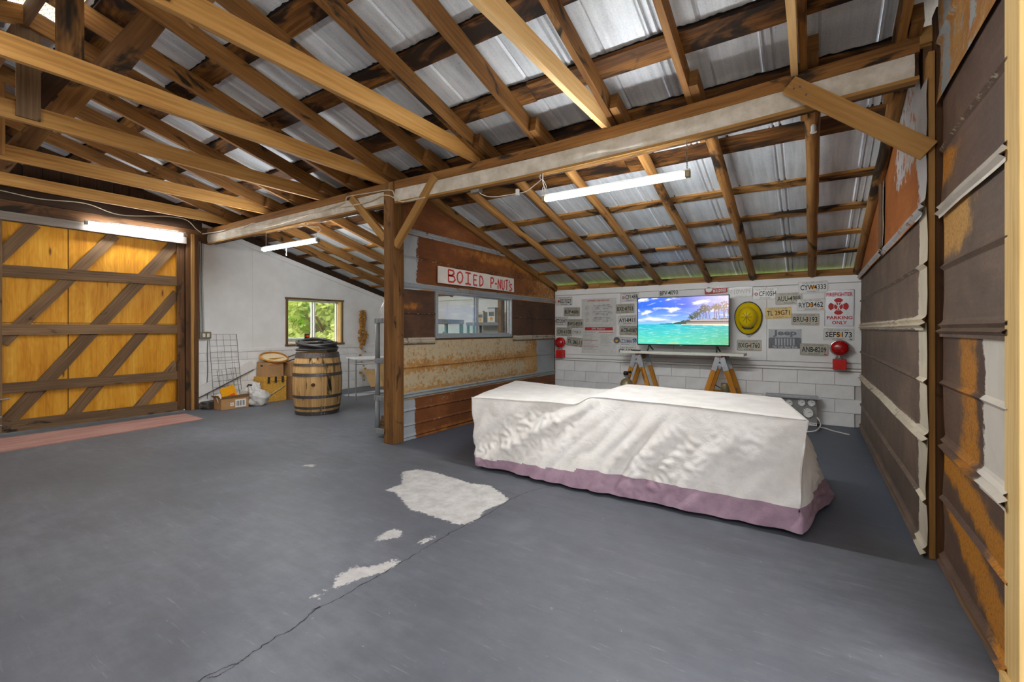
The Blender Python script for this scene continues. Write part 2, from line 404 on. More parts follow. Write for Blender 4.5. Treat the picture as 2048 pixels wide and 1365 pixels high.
def floor_mat():
    m = Mat('grey_painted_concrete'); p = m.pos(); R, G, B = m.attr()
    n = m.noise(p, .55, 5, .55, .3); f = m.noise(p, 9, 6, .7); sc = m.noise(m.vmul(p, (1.2, 5, 1)), 3.2, 5, .65)
    col = m.ramp(m.math('ADD', m.math('MULTIPLY', n, .6), m.math('ADD', m.math('MULTIPLY', f, .2), m.math('MULTIPLY', sc, .2))),
                 [(.34, C(76, 78, 82)), (.52, C(96, 98, 103)), (.68, C(120, 123, 129))])
    dirt = m.ss(m.noise(m.vmul(p, (1, 2.2, 1)), 1.1, 6, .65), .5, .68)
    col = m.mix(m.math('MULTIPLY', dirt, .35), col, C(72, 73, 74))
    col = m.mix(m.math('MULTIPLY', G, .7), col, C(82, 90, 106))
    fine = m.noise(p, 38, 6, .75)
    sp = m.math('MULTIPLY', m.ss(m.noise(p, 30, 4, .8), .665, .70), m.ss(m.noise(p, 1.4, 3), .42, .6))
    scr = m.ss(m.noise(m.vmul(p, (2.2, 30, 1)), 1.6, 4, .7), .61, .70)
    bare = m.ss(m.math('ADD', R, m.math('MULTIPLY', m.math('SUBTRACT', fine, .5), .9)), .46, .54)
    bare = m.math('MAXIMUM', bare, m.math('MULTIPLY', sp, .7))
    bare = m.math('MAXIMUM', bare, m.math('MULTIPLY', scr, .16))
    bc = m.mix(m.ss(f, .3, .7), C(168, 164, 158), C(196, 193, 188))
    col = m.mix(bare, col, bc)
    m.bump(m.math('ADD', fine, m.math('MULTIPLY', bare, -.6)), .12, .003)
    return m.fin(col, m.math('ADD', .5, m.math('MULTIPLY', bare, .3)), 0, .35)
M['floor'] = floor_mat()
def canvas(name, a, b):
    m = Mat(name); p = m.pos(); f = m.noise(p, 240, 2); n = m.noise(p, 7, 5, .6); w = m.noise(p, 17, 6, .65, .8)
    col = m.mix(m.ss(n, .3, .7), a, b); m.bump(m.math('ADD', m.math('MULTIPLY', f, .12), w), .35, .014)
    return m.fin(col, .9, 0, .2)
M['canvas'] = canvas('white_canvas', C(216, 210, 202), C(230, 225, 218))
M['canvas_band'] = canvas('mauve_canvas', C(150, 122, 136), C(172, 144, 156))
M['tarp'] = canvas('dirty_white_sheeting', C(190, 180, 160), C(224, 216, 202))
def glass(name, tint=(1, 1, 1), rough=0.0, refl=.06):
    m = Mat(name); t = m.n('ShaderNodeBsdfTransparent'); t.inputs[0].default_value = (*tint, 1)
    g = m.n('ShaderNodeBsdfGlossy'); g.inputs['Roughness'].default_value = rough; x = m.n('ShaderNodeMixShader'); x.inputs[0].default_value = refl
    m.t.links.new(t.outputs[0], x.inputs[1]); m.t.links.new(g.outputs[0], x.inputs[2]); m.t.links.new(x.outputs[0], m.out.inputs[0]); return m.m
M['glass'] = glass('window_glass', (.96, .98, .97))
M['tube'] = emit('led_tube', (.94, .975, 1.0), TUBE_POWER)
M['tube_door'] = emit('door_led_tube', (.94, .975, 1.0), TUBE_POWER*.36)
M['tube_fill'] = emit('fill_led_tube', (.95, .975, 1.0), TUBE_POWER*.62)  # for the added fill tubes out of view only
def lens():
    m = Mat('red_lens'); v = m.voro(m.pos(), 70); c = m.mix(m.ss(v, .2, .6), C(206, 16, 14), C(150, 6, 8))
    m.bump(v, .3, .003); m.fin(c, .18, 0, .6); m.b.inputs['Coat Weight'].default_value = .6; return m.m
M['lens'] = lens()
def leafm(name, a, b):
    m = Mat(name); c = m.mix(m.noise(m.pos(), 2.5, 4), a, b); m.fin(c, .6); m.b.inputs['Subsurface Weight'].default_value = 0
    t = m.n('ShaderNodeBsdfTranslucent'); m.put(t.inputs[0], c); x = m.n('ShaderNodeMixShader'); x.inputs[0].default_value = .45
    m.t.links.new(m.b.outputs[0], x.inputs[1]); m.t.links.new(t.outputs[0], x.inputs[2]); m.t.links.new(x.outputs[0], m.out.inputs[0]); return m.m
M['leaf'] = leafm('tree_leaves', C(120, 160, 60), C(190, 214, 120))
M['leaf2'] = leafm('olive_leaves', C(150, 166, 80), C(206, 206, 130))
M['grass'] = plain('lawn', C(176, 204, 84), .9, var=.2, scale=4)
M['ground'] = plain('pale_ground', C(150, 142, 128), .9, var=.1, scale=3)
M['moss'] = leafm('mossy_ridge_panel', C(196, 176, 120), C(236, 226, 190))
# ------------------------------------------------------------------ setting: planes
XL, XP, XR, YB = -7.95, -3.72, .52, 7.04
SLP, Z0 = .262, 2.83
def rz(y):                                    # underside of the rafters
    return Z0+SLP*(3.35-y) if y > .84 else Z0+SLP*(3.35-.84)-SLP*(.84-y)
PUR, SHT = .142, .178                        # rafter depth, sheet height above the rafter underside

# floor with wear masks
polys = []
def cp(ox, oy, s, pts): return [at_z(ox+x/s, oy+y/s) for x, y in pts]
polys.append(cp(600, 900, 2.936, [(600, 130), (690, 115), (780, 130), (900, 165), (1010, 200), (1120, 210), (1225, 290), (1190, 320), (1100, 345), (1050, 400), (980, 440), (900, 435), (850, 410), (800, 400), (720, 370), (650, 355), (600, 300), (560, 250), (500, 240), (600, 200)]))
polys.append(cp(600, 900, 2.936, [(430, 540), (500, 480), (560, 465), (605, 480), (590, 510), (520, 525)]))
polys.append(cp(600, 900, 2.936, [(175, 830), (225, 740), (320, 685), (400, 695), (480, 670), (560, 640), (590, 660), (510, 715), (420, 740), (340, 760), (260, 800)]))
polys.append(cp(600, 900, 2.936, [(690, 550), (740, 515), (800, 510), (730, 555)]))
polys.append(cp(600, 900, 2.936, [(55, 870), (90, 842), (135, 848), (110, 872)]))
polys.append(cp(0, 900, 2.936, [(1770, 95), (1800, 85), (1860, 88), (1840, 102)]))
def sdist(px, py, poly):
    d = 1e9; ins = False; n = len(poly)
    for i in range(n):
        ax, ay = poly[i][0], poly[i][1]; bx, by = poly[(i+1) % n][0], poly[(i+1) % n][1]
        ex, ey = bx-ax, by-ay; t = max(0, min(1, ((px-ax)*ex+(py-ay)*ey)/(ex*ex+ey*ey+1e-12)))
        d = min(d, math.hypot(px-ax-ex*t, py-ay-ey*t))
        if (ay > py) != (by > py) and px < ax+(py-ay)/(by-ay)*ex: ins = not ins
    return d if ins else -d
xs = np.arange(-8.05, .66, .04); ys = np.arange(-1.8, 7.16, .04)
streak = [cp(0, 900, 2.936, [(775, 770), (850, 790), (1000, 960), (1150, 1150), (1110, 1165), (960, 1000)]),
          cp(600, 900, 2.936, [(930, 950), (1000, 980), (1310, 1190), (1330, 1190), (1010, 975), (960, 945)])]
mb = MB(); vs = []; cols = []
bbs = [(min(p[0] for p in q)-.2, max(p[0] for p in q)+.2, min(p[1] for p in q)-.2, max(p[1] for p in q)+.2) for q in polys+streak]
for y in ys:
    for x in xs:
        s = 0.0
        for q, (x0, x1, y0, y1) in zip(polys, bbs):
            if x0 < x < x1 and y0 < y < y1: s = max(s, .5+sdist(x, y, q)*7)
        for q, (x0, x1, y0, y1) in zip(streak, bbs[len(polys):]):
            if x0 < x < x1 and y0 < y < y1: s = max(s, min(.36, .36+sdist(x, y, q)*3))
        blue = max(0, min(1, (y-3.2+.25*nz(x*.6, y*.6))/.5)) if x > -3.75 else 0
        cols.append((max(0, min(1, s)), .12+.88*blue, 0, 1)); vs.append((x, y, 0))
nx = len(xs); fs = []
for j in range(len(ys)-1):
    for i in range(nx-1): fs.append((j*nx+i, j*nx+i+1, (j+1)*nx+i+1, (j+1)*nx+i))
mb.add(vs, fs, None, cols)
floor = obj('floor', mb, M['floor']); floor['kind'] = 'structure'
# cracks: open seams in the slab
def ribbon(pts, w, z=.0015):
    m = MB(); P = []
    for a, b in zip(pts[:-1], pts[1:]):
        for k in range(5):
            t = k/5; q = V3(a).lerp(V3(b), t); q.x += random.uniform(-.006, .006); q.y += random.uniform(-.006, .006); P.append(q)
    P.append(V3(pts[-1])); vv = []
    for i, p in enumerate(P):
        d = (P[min(i+1, len(P)-1)]-P[max(i-1, 0)]).normalized(); s = V3((-d.y, d.x, 0))*w*random.uniform(.25, 1)
        vv += [(p.x+s.x, p.y+s.y, z), (p.x-s.x, p.y-s.y, z)]
    m.add(vv, [(2*i, 2*i+1, 2*i+3, 2*i+2) for i in range(len(P)-1)]); return m
crackm = plain('crack_dirt', C(40, 39, 38), .95)
c1 = cp(600, 900, 2.936, [(1530, 205), (1370, 240), (1270, 275), (1210, 310), (1120, 370), (1050, 405), (930, 465), (880, 490), (800, 545), (700, 600), (620, 650), (500, 720), (370, 790), (300, 840), (200, 890), (70, 945)])
c1 += cp(0, 900, 2.936, [(1880, 925), (1800, 980), (1740, 1045), (1640, 1090), (1540, 1155), (1450, 1215), (1410, 1250), (1310, 1285), (1200, 1340), (1150, 1375)])
obj('crack', ribbon(c1, .0028), crackm, floor)
obj('crack', ribbon(cp(0, 900, 2.936, [(1410, 1250), (1340, 1295), (1270, 1335), (1215, 1345)]), .002), crackm, floor)
obj('crack', ribbon(cp(600, 900, 2.936, [(1270, 265), (1200, 240), (1120, 225)]), .0015), crackm, floor)

# ------------------------------------------------------------------ roof: sheets on purlins on rafters
roof = structure('ceiling')
def sheet(x0, w, ya, yb, lift=0.0, up=SHT, step=.3):
    prof = [(0, 0), (.012, 0), (.024, .014), (.036, 0), (.060, 0), (.072, .014), (.084, 0), (w/2-.016, 0), (w/2, .011), (w/2+.016, 0), (w-.012, 0), (w+.012, .016)]
    n = max(2, int(abs(yb-ya)/step)+1); m = MB(); vv = []
    for j in range(n+1):
        y = ya+(yb-ya)*j/n
        for px, pz in prof:
            vv.append((x0+px, y, rz(y)+up+pz+lift+.006*nz(x0*3+px*4, y*1.3)))
    k = len(prof)
    ff = [(j*k+i, j*k+i+1, (j+1)*k+i+1, (j+1)*k+i) for j in range(n) for i in range(k-1)]
    m.add(vv, ff); return m
x = -8.2; i = 0
while x < .55:
    hole = -5.35 < x < -4.2
    o = obj('roof_sheet', sheet(x, .61, 1.06 if hole else .80, 3.75), M['roof'], roof)
    o = obj('roof_sheet', sheet(x, .61, 3.62, 7.42, lift=-.012), M['roof'], roof)
    o = obj('roof_sheet', sheet(x, .61, -1.9, .62 if hole else .86, step=.8), M['roof'], roof)
    x += .61; i += 1
# ridge: mossy translucent panel behind wire netting where daylight comes in
m = MB(); m.add([(-5.4, .60, 3.86), (-4.15, .60, 3.86), (-4.15, .92, 3.90), (-5.4, .92, 3.90), (-5.4, 1.16, 3.83), (-4.15, 1.16, 3.83)], [(0, 1, 2, 3), (3, 2, 5, 4)])
obj('ridge_panel', m, M['moss'], roof)
m = MB()
for r in range(14):
    for c in range(50):
        if (c) % 2 == 0:
            cx, cy = -5.35+c*.0245, .60+r*.042+(.021 if (c//2) % 2 else 0)
            tube(m, [(cx, cy, 3.72), (cx+.012, cy+.021, 3.72), (cx+.037, cy+.021, 3.72), (cx+.049, cy, 3.72)], .0016, 3, caps=False)
obj('wire_netting', m, M['mesh_wire'], roof, stuff=True)
# purlins and the ragged black felt that shows along their edges
plist = [(1.20, .20, 'purlin'), (1.82, .17, 'purlin'), (2.43, .155, 'purlin'), (3.045, .175, 'purlin'), (3.60, .16, 'purlin'),
         (4.19, .20, 'purlin'), (4.92, .10, 'purlin_low'), (5.51, .095, 'purlin_low'), (6.08, .09, 'purlin_low'), (6.57, .09, 'purlin_low'),
         (.66, .18, 'purlin'), (.30, .2, 'purlin'), (-.35, .17, 'purlin'), (-1.0, .17, 'purlin')]
for y, w, mt in plist:
    cuts = [-8.15, random.uniform(-5.6, -4.4), random.uniform(-2.4, -1.4), .52]
    t = .03 if w > .12 else .034
    for a, b in zip(cuts[:-1], cuts[1:]):
        mb = MB(); dy = random.uniform(-.012, .012)
        z = rz(y)+PUR+t/2
        sgn = -SLP if y > .84 else SLP
        board(mb, (a, y+dy, z), (b-.004, y+dy*.3, z), w, t, up=(0, -sgn, 1), seg=9, jit=.003)
        obj('purlin', mb, M[mt], roof)
    # felt
    m = MB(); N = 340; z = rz(y)+PUR+t+.001; vv = []
    for i in range(N+1):
        x = -8.1+8.6*i/N
        e0 = w/2+.004+max(0, .018*nz(x*9, y*7)+.012*nz(x*31, y))+random.uniform(0, .006)
        e1 = w/2+.004+max(0, .022*nz(x*8, y*5+9)+.014*nz(x*33, y+4))+random.uniform(0, .006)
        for e in (-e0, e1): vv.append((x, y+e, rz(y+e)+PUR+t+.001))
    m.add(vv, [(2*i, 2*i+1, 2*i+3, 2*i+2) for i in range(N)])
    obj('roofing_felt', m, M['felt'], roof, stuff=True)
# ties, rafters, king posts and webs of the hall
ties = [-.085, -1.33, -2.61, -3.84, -4.94, -6.15, -7.26]
mids = [-.715, -1.977, -3.19, -4.40, -5.55, -6.70]
for i, x in enumerate(ties):
    mt = 'tie_new' if i in (0, 1) else 'tie'
    mb = MB(); board(mb, (x, 3.40, 2.84 if i else 2.86), (x, -1.72, 2.84 if i else 2.86), .040, .135, seg=8, jit=.003)
    # the end of a tie is cut along the roof slope
    obj('ceiling_tie', mb, M[mt], roof)
    mb = MB(); board(mb, (x-.002, .86, 2.80), (x-.002, .86, rz(.84)+.1), .13, .022, up=(1, 0, 0)); 
    o = obj('king_post', mb, M['rafter'] if i != 4 else M['weathered'], roof); o.location.x += -.033 if i == 3 else .036
    d0, d1 = V3((x-.036, .98, 2.80)), V3((x-.036, 1.42, 3.66))
    mb = MB(); board(mb, d0, d1, .155, .022, up=(1, 0, 0), seg=4, jit=.003); obj('web_board', mb, M['web'], roof)
    if i == 4:
        mb = MB(); board(mb, d0-V3((0, .17, 0)), d1-V3((0, .17, .04)), .15, .022, up=(1, 0, 0), seg=4, jit=.003); obj('web_board', mb, M['gable'], roof)
for k, x in enumerate(sorted(ties+mids+[.42], reverse=True)):
    xr = x+.045 if x in ties else x
    ye = 3.86
    mb = MB(); board(mb, (xr, ye, rz(ye)+.07), (xr, .82, rz(.84)+.075), .042, .14, seg=8, jit=.002); obj('rafter', mb, M['rafter'], roof)
    mb = MB(); board(mb, (xr, -1.8, rz(-1.8)+.07), (xr, .86, rz(.84)+.075), .042, .14, seg=3); obj('rafter', mb, M['rafter'], roof)
    # lean-to rafter: a rough pole that laps past the beam
    xl = xr+.055+random.uniform(-.008, .008); ya, yb = 3.26, 7.02
    P = []
    for j in range(13):
        y = ya+(yb-ya)*j/12
        P.append((xl+.010*nz(j*.8, k*3.1), y, rz(y)+.062+.008*nz(j*.7, k*5.7)))
    if x > -3.7:
        mb = MB(); board(mb, (xl, 3.24, rz(3.24)+.06), (xl, 3.62, rz(3.62)+.07), .055, .12, seg=1); obj('rafter_end', mb, M['rafter'], roof)
        mb = MB(); tube(mb, P[1:], lambda t, k=k: .047+.006*nz(t*6, k), 8); 
        for q in range(len(mb.uv)): mb.uv[q] = [(u*2.6, v*1.5) for u, v in mb.uv[q]]
        obj('pole_rafter', mb, M['pole'], roof, smooth=True)
    else:
        mb = MB(); board(mb, P[0], P[-1], .055, .12, seg=6, jit=.004); obj('rafter', mb, M['rafter'], roof)
# ridge board
mb = MB(); board(mb, (-8.1, .84, rz(.84)+.06), (.5, .84, rz(.84)+.06), .025, .16, seg=4); obj('ridge_board', mb, M['dark_wood'], roof)

# ------------------------------------------------------------------ beam over the posts, wrapped in white sheeting
def sag(x): return -.045*math.sin(PI*min(1, max(0, (x+3.75)/4.25))) if x > -3.75 else 0
def lift(x): return .05*max(0, min(1, (x+3.75)/4.25))
beam = thing('beam', 'long wooden roof beam wrapped in stained white sheeting above the posts', 'beam', (-3.7, 3.4, 2.56))
mb = MB(); top = MB(); bot = MB(); N = 26
def strip(mb, y0, y1, za, zb, xa=-7.93, xb=.50, wav=0.0):
    vs = []; uv = []; fs = []
    for i in range(N+1):
        x = xa+(xb-xa)*i/N; d = sag(x)+lift(x)
        vs += [(x, y0, za+d), (x, y1, za+d), (x, y1, zb+d), (x, y0, zb+d)]
    for i in range(N):
        L0, L1 = (xb-xa)*i/N, (xb-xa)*(i+1)/N
        for k in range(4):
            k2 = (k+1) % 4
            fs.append((4*i+k, 4*i+4+k, 4*i+4+k2, 4*i+k2)); v0 = k*.13; uv.append([(L0, v0), (L1, v0), (L1, v0+.12), (L0, v0+.12)])
    fs += [(0, 1, 2, 3), (4*N+3, 4*N+2, 4*N+1, 4*N)]; uv += [[(0, 0)]*4]*2
    mb.add(vs, fs, uv)
strip(mb, 3.355, 3.47, 2.57, 2.77); obj('core', mb, M['dark_wood'], beam)
strip(top, 3.325, 3.48, 2.70, 2.785); obj('top_strip', top, M['rafter'], beam)
strip(bot, 3.33, 3.39, 2.552, 2.572); obj('bottom_strip', bot, M['post_light'], beam)
mb = MB(); vs = []; fs = []; n = 220; r = 8
for i in range(n+1):
    x = -7.92+8.40*i/n; d = sag(x)+lift(x)
    for j in range(r+1):
        t = j/r; y = 3.338-.014*math.sin(PI*t)*(1+.8*nz(x*1.7, t*2))-.010*nz(x*5+t*6, t*3, 2)*math.sin(PI*t)
        vs.append((x, y, 2.565+d+.15*t))
for i in range(n):
    for j in range(r): fs.append((i*(r+1)+j, (i+1)*(r+1)+j, (i+1)*(r+1)+j+1, i*(r+1)+j+1))
mb.add(vs, fs); obj('white_sheeting', mb, M['tarp'], beam, smooth=True)
mb = MB(); board(mb, (-7.95, 3.30, 2.56), (-7.95, 3.30, 2.80), .10, .12); obj('end_block', mb, M['dark_wood'], beam)

# posts with their braces
def bpt(px, py, y): return at_y(px, py, y)
post = thing('post', 'square weathered timber post at the near end of the rusty window wall', 'post', (-3.75, 3.39, 0))
mb = MB(); board(mb, (-3.75, 3.39, 0), (-3.745, 3.39, 2.78), .150, .150, up=(0, 1, 0), seg=6, jit=.002); obj('shaft', mb, M['post'], post, bevel=.006)
for (pa, pb, yy, w) in [((788, 492), (872, 352), 3.325, .085), ((768, 478), (704, 396), 3.325, .085)]:
    a, b = at_y(*pa, yy), at_y(*pb, yy); a.y = 3.35
    mb = MB(); board(mb, a, b, w, .045, up=(0, 1, 0)); obj('brace', mb, M['post_light'], post, bevel=.003)
post2 = thing('post', 'timber post between the two rusty wall panels at right', 'post', (.54, 3.33, 0))
mb = MB(); board(mb, (.575, 3.30, 0), (.575, 3.30, 2.93), .045, .10, up=(0, 1, 0), seg=4, jit=.001); obj('shaft', mb, M['dark_wood'], post2, bevel=.004)
mb = MB(); board(mb, (.538, 3.30, 0.0), (.536, 3.30, 2.70), .026, .11, up=(0, 1, 0), seg=4, jit=.001); obj('light_strip', mb, M['post_light'], post2)
a, b = at_y(1578, 170, 3.27), at_y(1858, 302, 3.22)
mb = MB(); board(mb, a, b, .105, .024, up=(0, 1, 0)); obj('brace', mb, M['post_light'], post2, bevel=.002)
mb = MB()
for k in range(3):
    p = a.lerp(b, .04+.05*k); lathe(mb, [(.006, 0), (.006, -.004)], p+V3((0, -.0125, .03*(k % 2)-.015)), 8, 'y')
obj('nail_heads', mb, M['iron'], post2, stuff=True)
stud = thing('wall_stud', 'pale new pine stud at the right edge of the rusty end wall', 'stud', (.60, 2.19, 0))
mb = MB(); board(mb, (.605, 2.19, 0.0), (.605, 2.19, 3.2), .09, .13, up=(0, 1, 0), seg=3); obj('stud_face', mb, M['stud'], stud, bevel=.003)
mb = MB(); board(mb, (.605, 2.165, 0.0), (.605, 2.165, .04), .12, .16, up=(0, 1, 0)); obj('bottom_plate', mb, M['stud'], stud)
# ------------------------------------------------------------------ corrugated rusty walls
def vrib(d, c, h, w): return h*max(0.0, 1-abs(d-c)/w)
def wall_sheet(parent, plane, sgn, ya, yb, za, zb, mat, mask, ribs, clip=None, ny=26, wob=.006, double_bottom=True, ridge=.60, pale=.40):
    """a horizontally laid sheet: V ribs at its lower lap and its middle; mask(y, z) gives the wear"""
    zs = {za-.030, zb-.002}
    for c, k in ribs:
        for o in ((-.044, -.030, -.016, 0, .016, .030, .044) if k == 2 else (-.018, 0, .018)): zs.add(c+o)
    z = za
    while z < zb: zs.add(round(z, 3)); z += .075
    zs = sorted(q for q in zs if za-.045 <= q <= zb+.001); mbx = MB(); vs = []; cols = []
    for i in range(ny+1):
        y = ya+(yb-ya)*i/ny
        for q in zs:
            h = 0
            for c, k in ribs:
                if k == 2: h += vrib(q, c-.016, .023, .016)+vrib(q, c+.018, .021, .016)
                else: h += vrib(q, c, .017, .017)
            zz = q+.004*nz(y*2.3, q*.5, za)
            if clip: zz = min(zz, clip(y))
            out = .006+h+wob*nz(y*1.1, q*2.0, za*3)+(.010*nz(y*9, q*4) if i in (0, ny) else 0)
            yy = y+(.008*nz(q*14, za) if i in (0, ny) else 0)
            out += .010*max(0, 1-(q-za+.03)/.06) if double_bottom else 0
            vs.append((plane+sgn*out, yy, zz)); mr, mg, mb_ = mask(y, q)
            for c, k in ribs:
                if k == 2 and abs(q-c) < .040 and c > .1: mr = max(mr, ridge+.10*nz(y*1.5, c*9)); mb_ = max(mb_, pale)
                elif k == 1 and abs(q-c) < .014: mb_ = max(mb_, pale)
            cols.append((mr, mg, mb_, 1))
    k = len(zs); fs = []
    for i in range(ny):
        for j in range(k-1):
            f = (i*k+j, (i+1)*k+j, (i+1)*k+j+1, i*k+j+1)
            if clip and all(vs[q][2] >= clip(vs[q][1])-1e-4 for q in f): continue
            fs.append(f if sgn > 0 else f[::-1])
    mbx.add(vs, fs, None, cols)
    return obj('metal_sheet', mbx, mat, parent)
def up(a, lo, hi): return max(0.0, min(1.0, (a-lo)/(hi-lo)))
# --- wall with the serving window (faces +X)
wmid = structure('wall_middle')
roofclip = lambda y: rz(y)+.03
mb = MB(); yy = [3.48, 7.03]
for (a, b, z0, z1) in [(3.47, 4.0, 0, None), (5.64, 7.03, 0, None), (4.0, 5.64, 0, 1.12), (4.0, 5.64, 1.70, None)]:
    zt = (lambda y: rz(y)+.05) if z1 is None else (lambda y: z1)
    v = [(XP-.09, a, z0), (XP-.09, b, z0), (XP-.09, b, zt(b)), (XP-.09, a, zt(a)), (XP-.002, a, z0), (XP-.002, b, z0), (XP-.002, b, zt(b)), (XP-.002, a, zt(a))]
    mb.add(v, [(0, 3, 2, 1), (4, 5, 6, 7), (0, 1, 5, 4), (3, 7, 6, 2), (0, 4, 7, 3), (1, 2, 6, 5)])
obj('backing', mb, M['dark_wood'], wmid)
Y0, Y1 = 3.47, 6.98
def near(y, w=.27): return up(y, Y0+w+.03, Y0+w-.03)
wall_sheet(wmid, XP, 1, Y0, Y1, .0, .491, M['rust_red'], lambda y, z: (near(y, .24), .25+.3*up(z, .12, .0), .28 if (z > .36 and y < 4.3) else .12), [(.16, 1), (.02, 2), (.324, 1)])
wall_sheet(wmid, XP, 1, Y0, Y1, .491, 1.092, M['rust_gold'], lambda y, z: (up(y, 6.35, 6.45), .22+.3*up(abs(z-.80), .12, .0)+.25*up(z, .62, .5), .64-.35*up(abs(z-.8), .1, .0)-.3*up(y, 5.9, 6.4)-.3*up(z, .60, .52)), [(.491, 2), (.80, 1)])
for a, b in ((Y0, 3.985), (5.66, Y1)):
    wall_sheet(wmid, XP, 1, a, b, 1.092, 1.704, M['rust_dark'], lambda y, z: (0, .62*up(abs(z-1.48), .12, .02)*up(y, 4.05, 3.7)+.3*up(z, 1.2, 1.1), .05), [(1.092, 2), (1.40, 1)], ny=8)
wall_sheet(wmid, XP, 1, Y0, Y1, 1.704, 2.305, M['rust_red'], lambda y, z: (near(y, .26), .15+.5*up(z, 1.78, 1.70)+.45*up(abs(z-2.2-.06*nz(y*2, 3)), .14, .03)*up(y, 4.0, 4.6)+.5*up(y, 5.5, 6.5), .15+.28*up(y, 5.6, 6.6)), [(1.704, 2), (2.016, 1)], clip=roofclip)
wall_sheet(wmid, XP, 1, Y0, 5.6, 2.305, 2.95, M['rust_red'], lambda y, z: (0, .2, .08), [(2.305, 2)], clip=roofclip)
# trim board under the sloping roof line
mb = MB(); board(mb, (XP+.03, 3.55, rz(3.55)+.05), (XP+.03, 7.0, rz(7.0)+.05), .05, .10, seg=6, jit=.003); obj('rake_board', mb, M['rafter'], wmid)
# sliding serving window
win2 = structure('window_2')
wy0, wy1, wz0, wz1 = 4.01, 5.62, 1.13, 1.675
fr = MB()
for a, b in (((wy0, wz0), (wy1, wz0)), ((wy0, wz1), (wy1, wz1))): box(fr, (XP-.05, a[0]-.01, a[1]-.018), (XP+.022, b[0]+.01, b[1]+.018))
for y in (wy0, wy1): box(fr, (XP-.05, y-.014, wz0), (XP+.022, y+.014, wz1))
obj('frame', fr, M['galv'], win2, bevel=.003)
for (a, b, dx) in ((wy0+.01, 4.83, .0), (4.76, wy1-.01, -.022)):
    s = MB()
    box(s, (XP+dx-.012, a, wz0+.018), (XP+dx+.010, a+.028, wz1-.018)); box(s, (XP+dx-.012, b-.028, wz0+.018), (XP+dx+.010, b, wz1-.018))
    box(s, (XP+dx-.012, a+.028, wz0+.018), (XP+dx+.010, b-.028, wz0+.04)); box(s, (XP+dx-.012, a+.028, wz1-.034), (XP+dx+.010, b-.028, wz1-.018))
    sash = obj('sash', s, M['galv'], win2, bevel=.002)
    g = MB(); box(g, (XP+dx-.003, a+.028, wz0+.04), (XP+dx+.002, b-.028, wz1-.034)); obj('pane', g, M['glass'], sash)
mb = MB(); lathe(mb, [(.022, 0), (.022, .03), (.012, .04)], (XP-.03, 4.2, wz0+.022), 12); obj('latch_knob', mb, M['galv'], win2)
mb = MB(); board(mb, (XP-.14, 5.58, wz0-.1), (XP-.14, 5.58, wz1+.1), .10, .05, up=(1, 0, 0)); obj('jamb', mb, M['weathered'], win2)

# --- right wall of the bay and the end wall beside the camera (both face -X)
wr = structure('wall_right')
XQ = XR
mb = MB()
v = [(XQ+.002, 3.38, 0), (XQ+.002, 7.1, 0), (XQ+.002, 7.1, rz(7.1)+.05), (XQ+.002, 3.38, rz(3.38)+.05)]
v += [(a+.06, b, c) for a, b, c in v]
mb.add(v, [(3, 2, 1, 0), (4, 5, 6, 7), (0, 1, 5, 4), (1, 2, 6, 5), (2, 3, 7, 6), (3, 0, 4, 7)])
obj('backing', mb, M['dark_wood'], wr)
NB = 3.225
nb = lambda y: up(y, NB+.28, NB+.18)
dk = lambda y, z: (nb(y), .12+.25*up(y, NB+.45, NB+.2)*0, .02)
wall_sheet(wr, XQ, -1, NB, 7.03, .0, .64, M['rust_brown'], dk, [(.64-.61, 2), (.30, 1)])
wall_sheet(wr, XQ, -1, NB, 7.03, .64, 1.257, M['rust_brown'], lambda y, z: (up(y, NB+.22, NB+.14), .1, .02), [(.64, 2), (.94, 1)])
wall_sheet(wr, XQ, -1, NB, 7.03, 1.257, 1.877, M['rust_brown'], dk, [(1.257, 2), (1.568, 1)], clip=roofclip)
wall_sheet(wr, XQ, -1, NB, 4.95, 1.877, 2.9, M['rust_orange'], lambda y, z: (.12+.55*up(y, 3.52, 3.42)+.42*up(z, 2.05, 2.25)*up(y, 4.7, 4.2), .25, .12), [(1.877, 2)], clip=lambda y: min(roofclip(y), 2.56 if y < 3.44 else 9), ny=22)
wall_sheet(wr, XQ-.012, -1, 4.85, 7.03, 1.877, 2.6, M['rust_orange'], lambda y, z: (up(y, 4.98, 4.9)*.8, .35, .25), [(1.877, 2)], clip=roofclip, ny=14)
mb = MB(); tube(mb, [(XQ-.03, 4.9, 1.86), (XQ-.03, 4.9, rz(4.9)+.02)], .016, 6); obj('sheet_seam', mb, M['weathered'], wr)
mb = MB()
v = [(.60, 2.14, -.0), (.60, 3.30, -.0), (.60, 3.30, 3.2), (.60, 2.14, 3.2)]; v += [(a+.04, b, c) for a, b, c in v]
mb.add(v, [(3, 2, 1, 0), (4, 5, 6, 7), (0, 1, 5, 4), (1, 2, 6, 5), (2, 3, 7, 6), (3, 0, 4, 7)])
obj('backing', mb, M['dark_wood'], wr)
XN = .578; A, B = 2.225, 3.19
wall_sheet(wr, XN, -1, A, B, .0, .635, M['plum'], lambda y, z: (0, (.86*up(abs(z-(.10+(y-2.25)*.36)), .19, .03) if z < .34 else .86*up(abs(z-(.40+(y-2.3)*.20)), .13, .03))+.08, 0), [(.035, 2), (.347, 1)], ny=16, ridge=.1, pale=.2)
wall_sheet(wr, XN, -1, A, B, .635, 1.226, M['plum'], lambda y, z: (up(y, 2.62, 2.46)*(.95 if z < .94 or y < 2.5 else .8), .72*up(abs(y-2.74), .26, .08), .08), [(.635, 2), (.944, 1)], ny=16, ridge=.1, pale=.2)
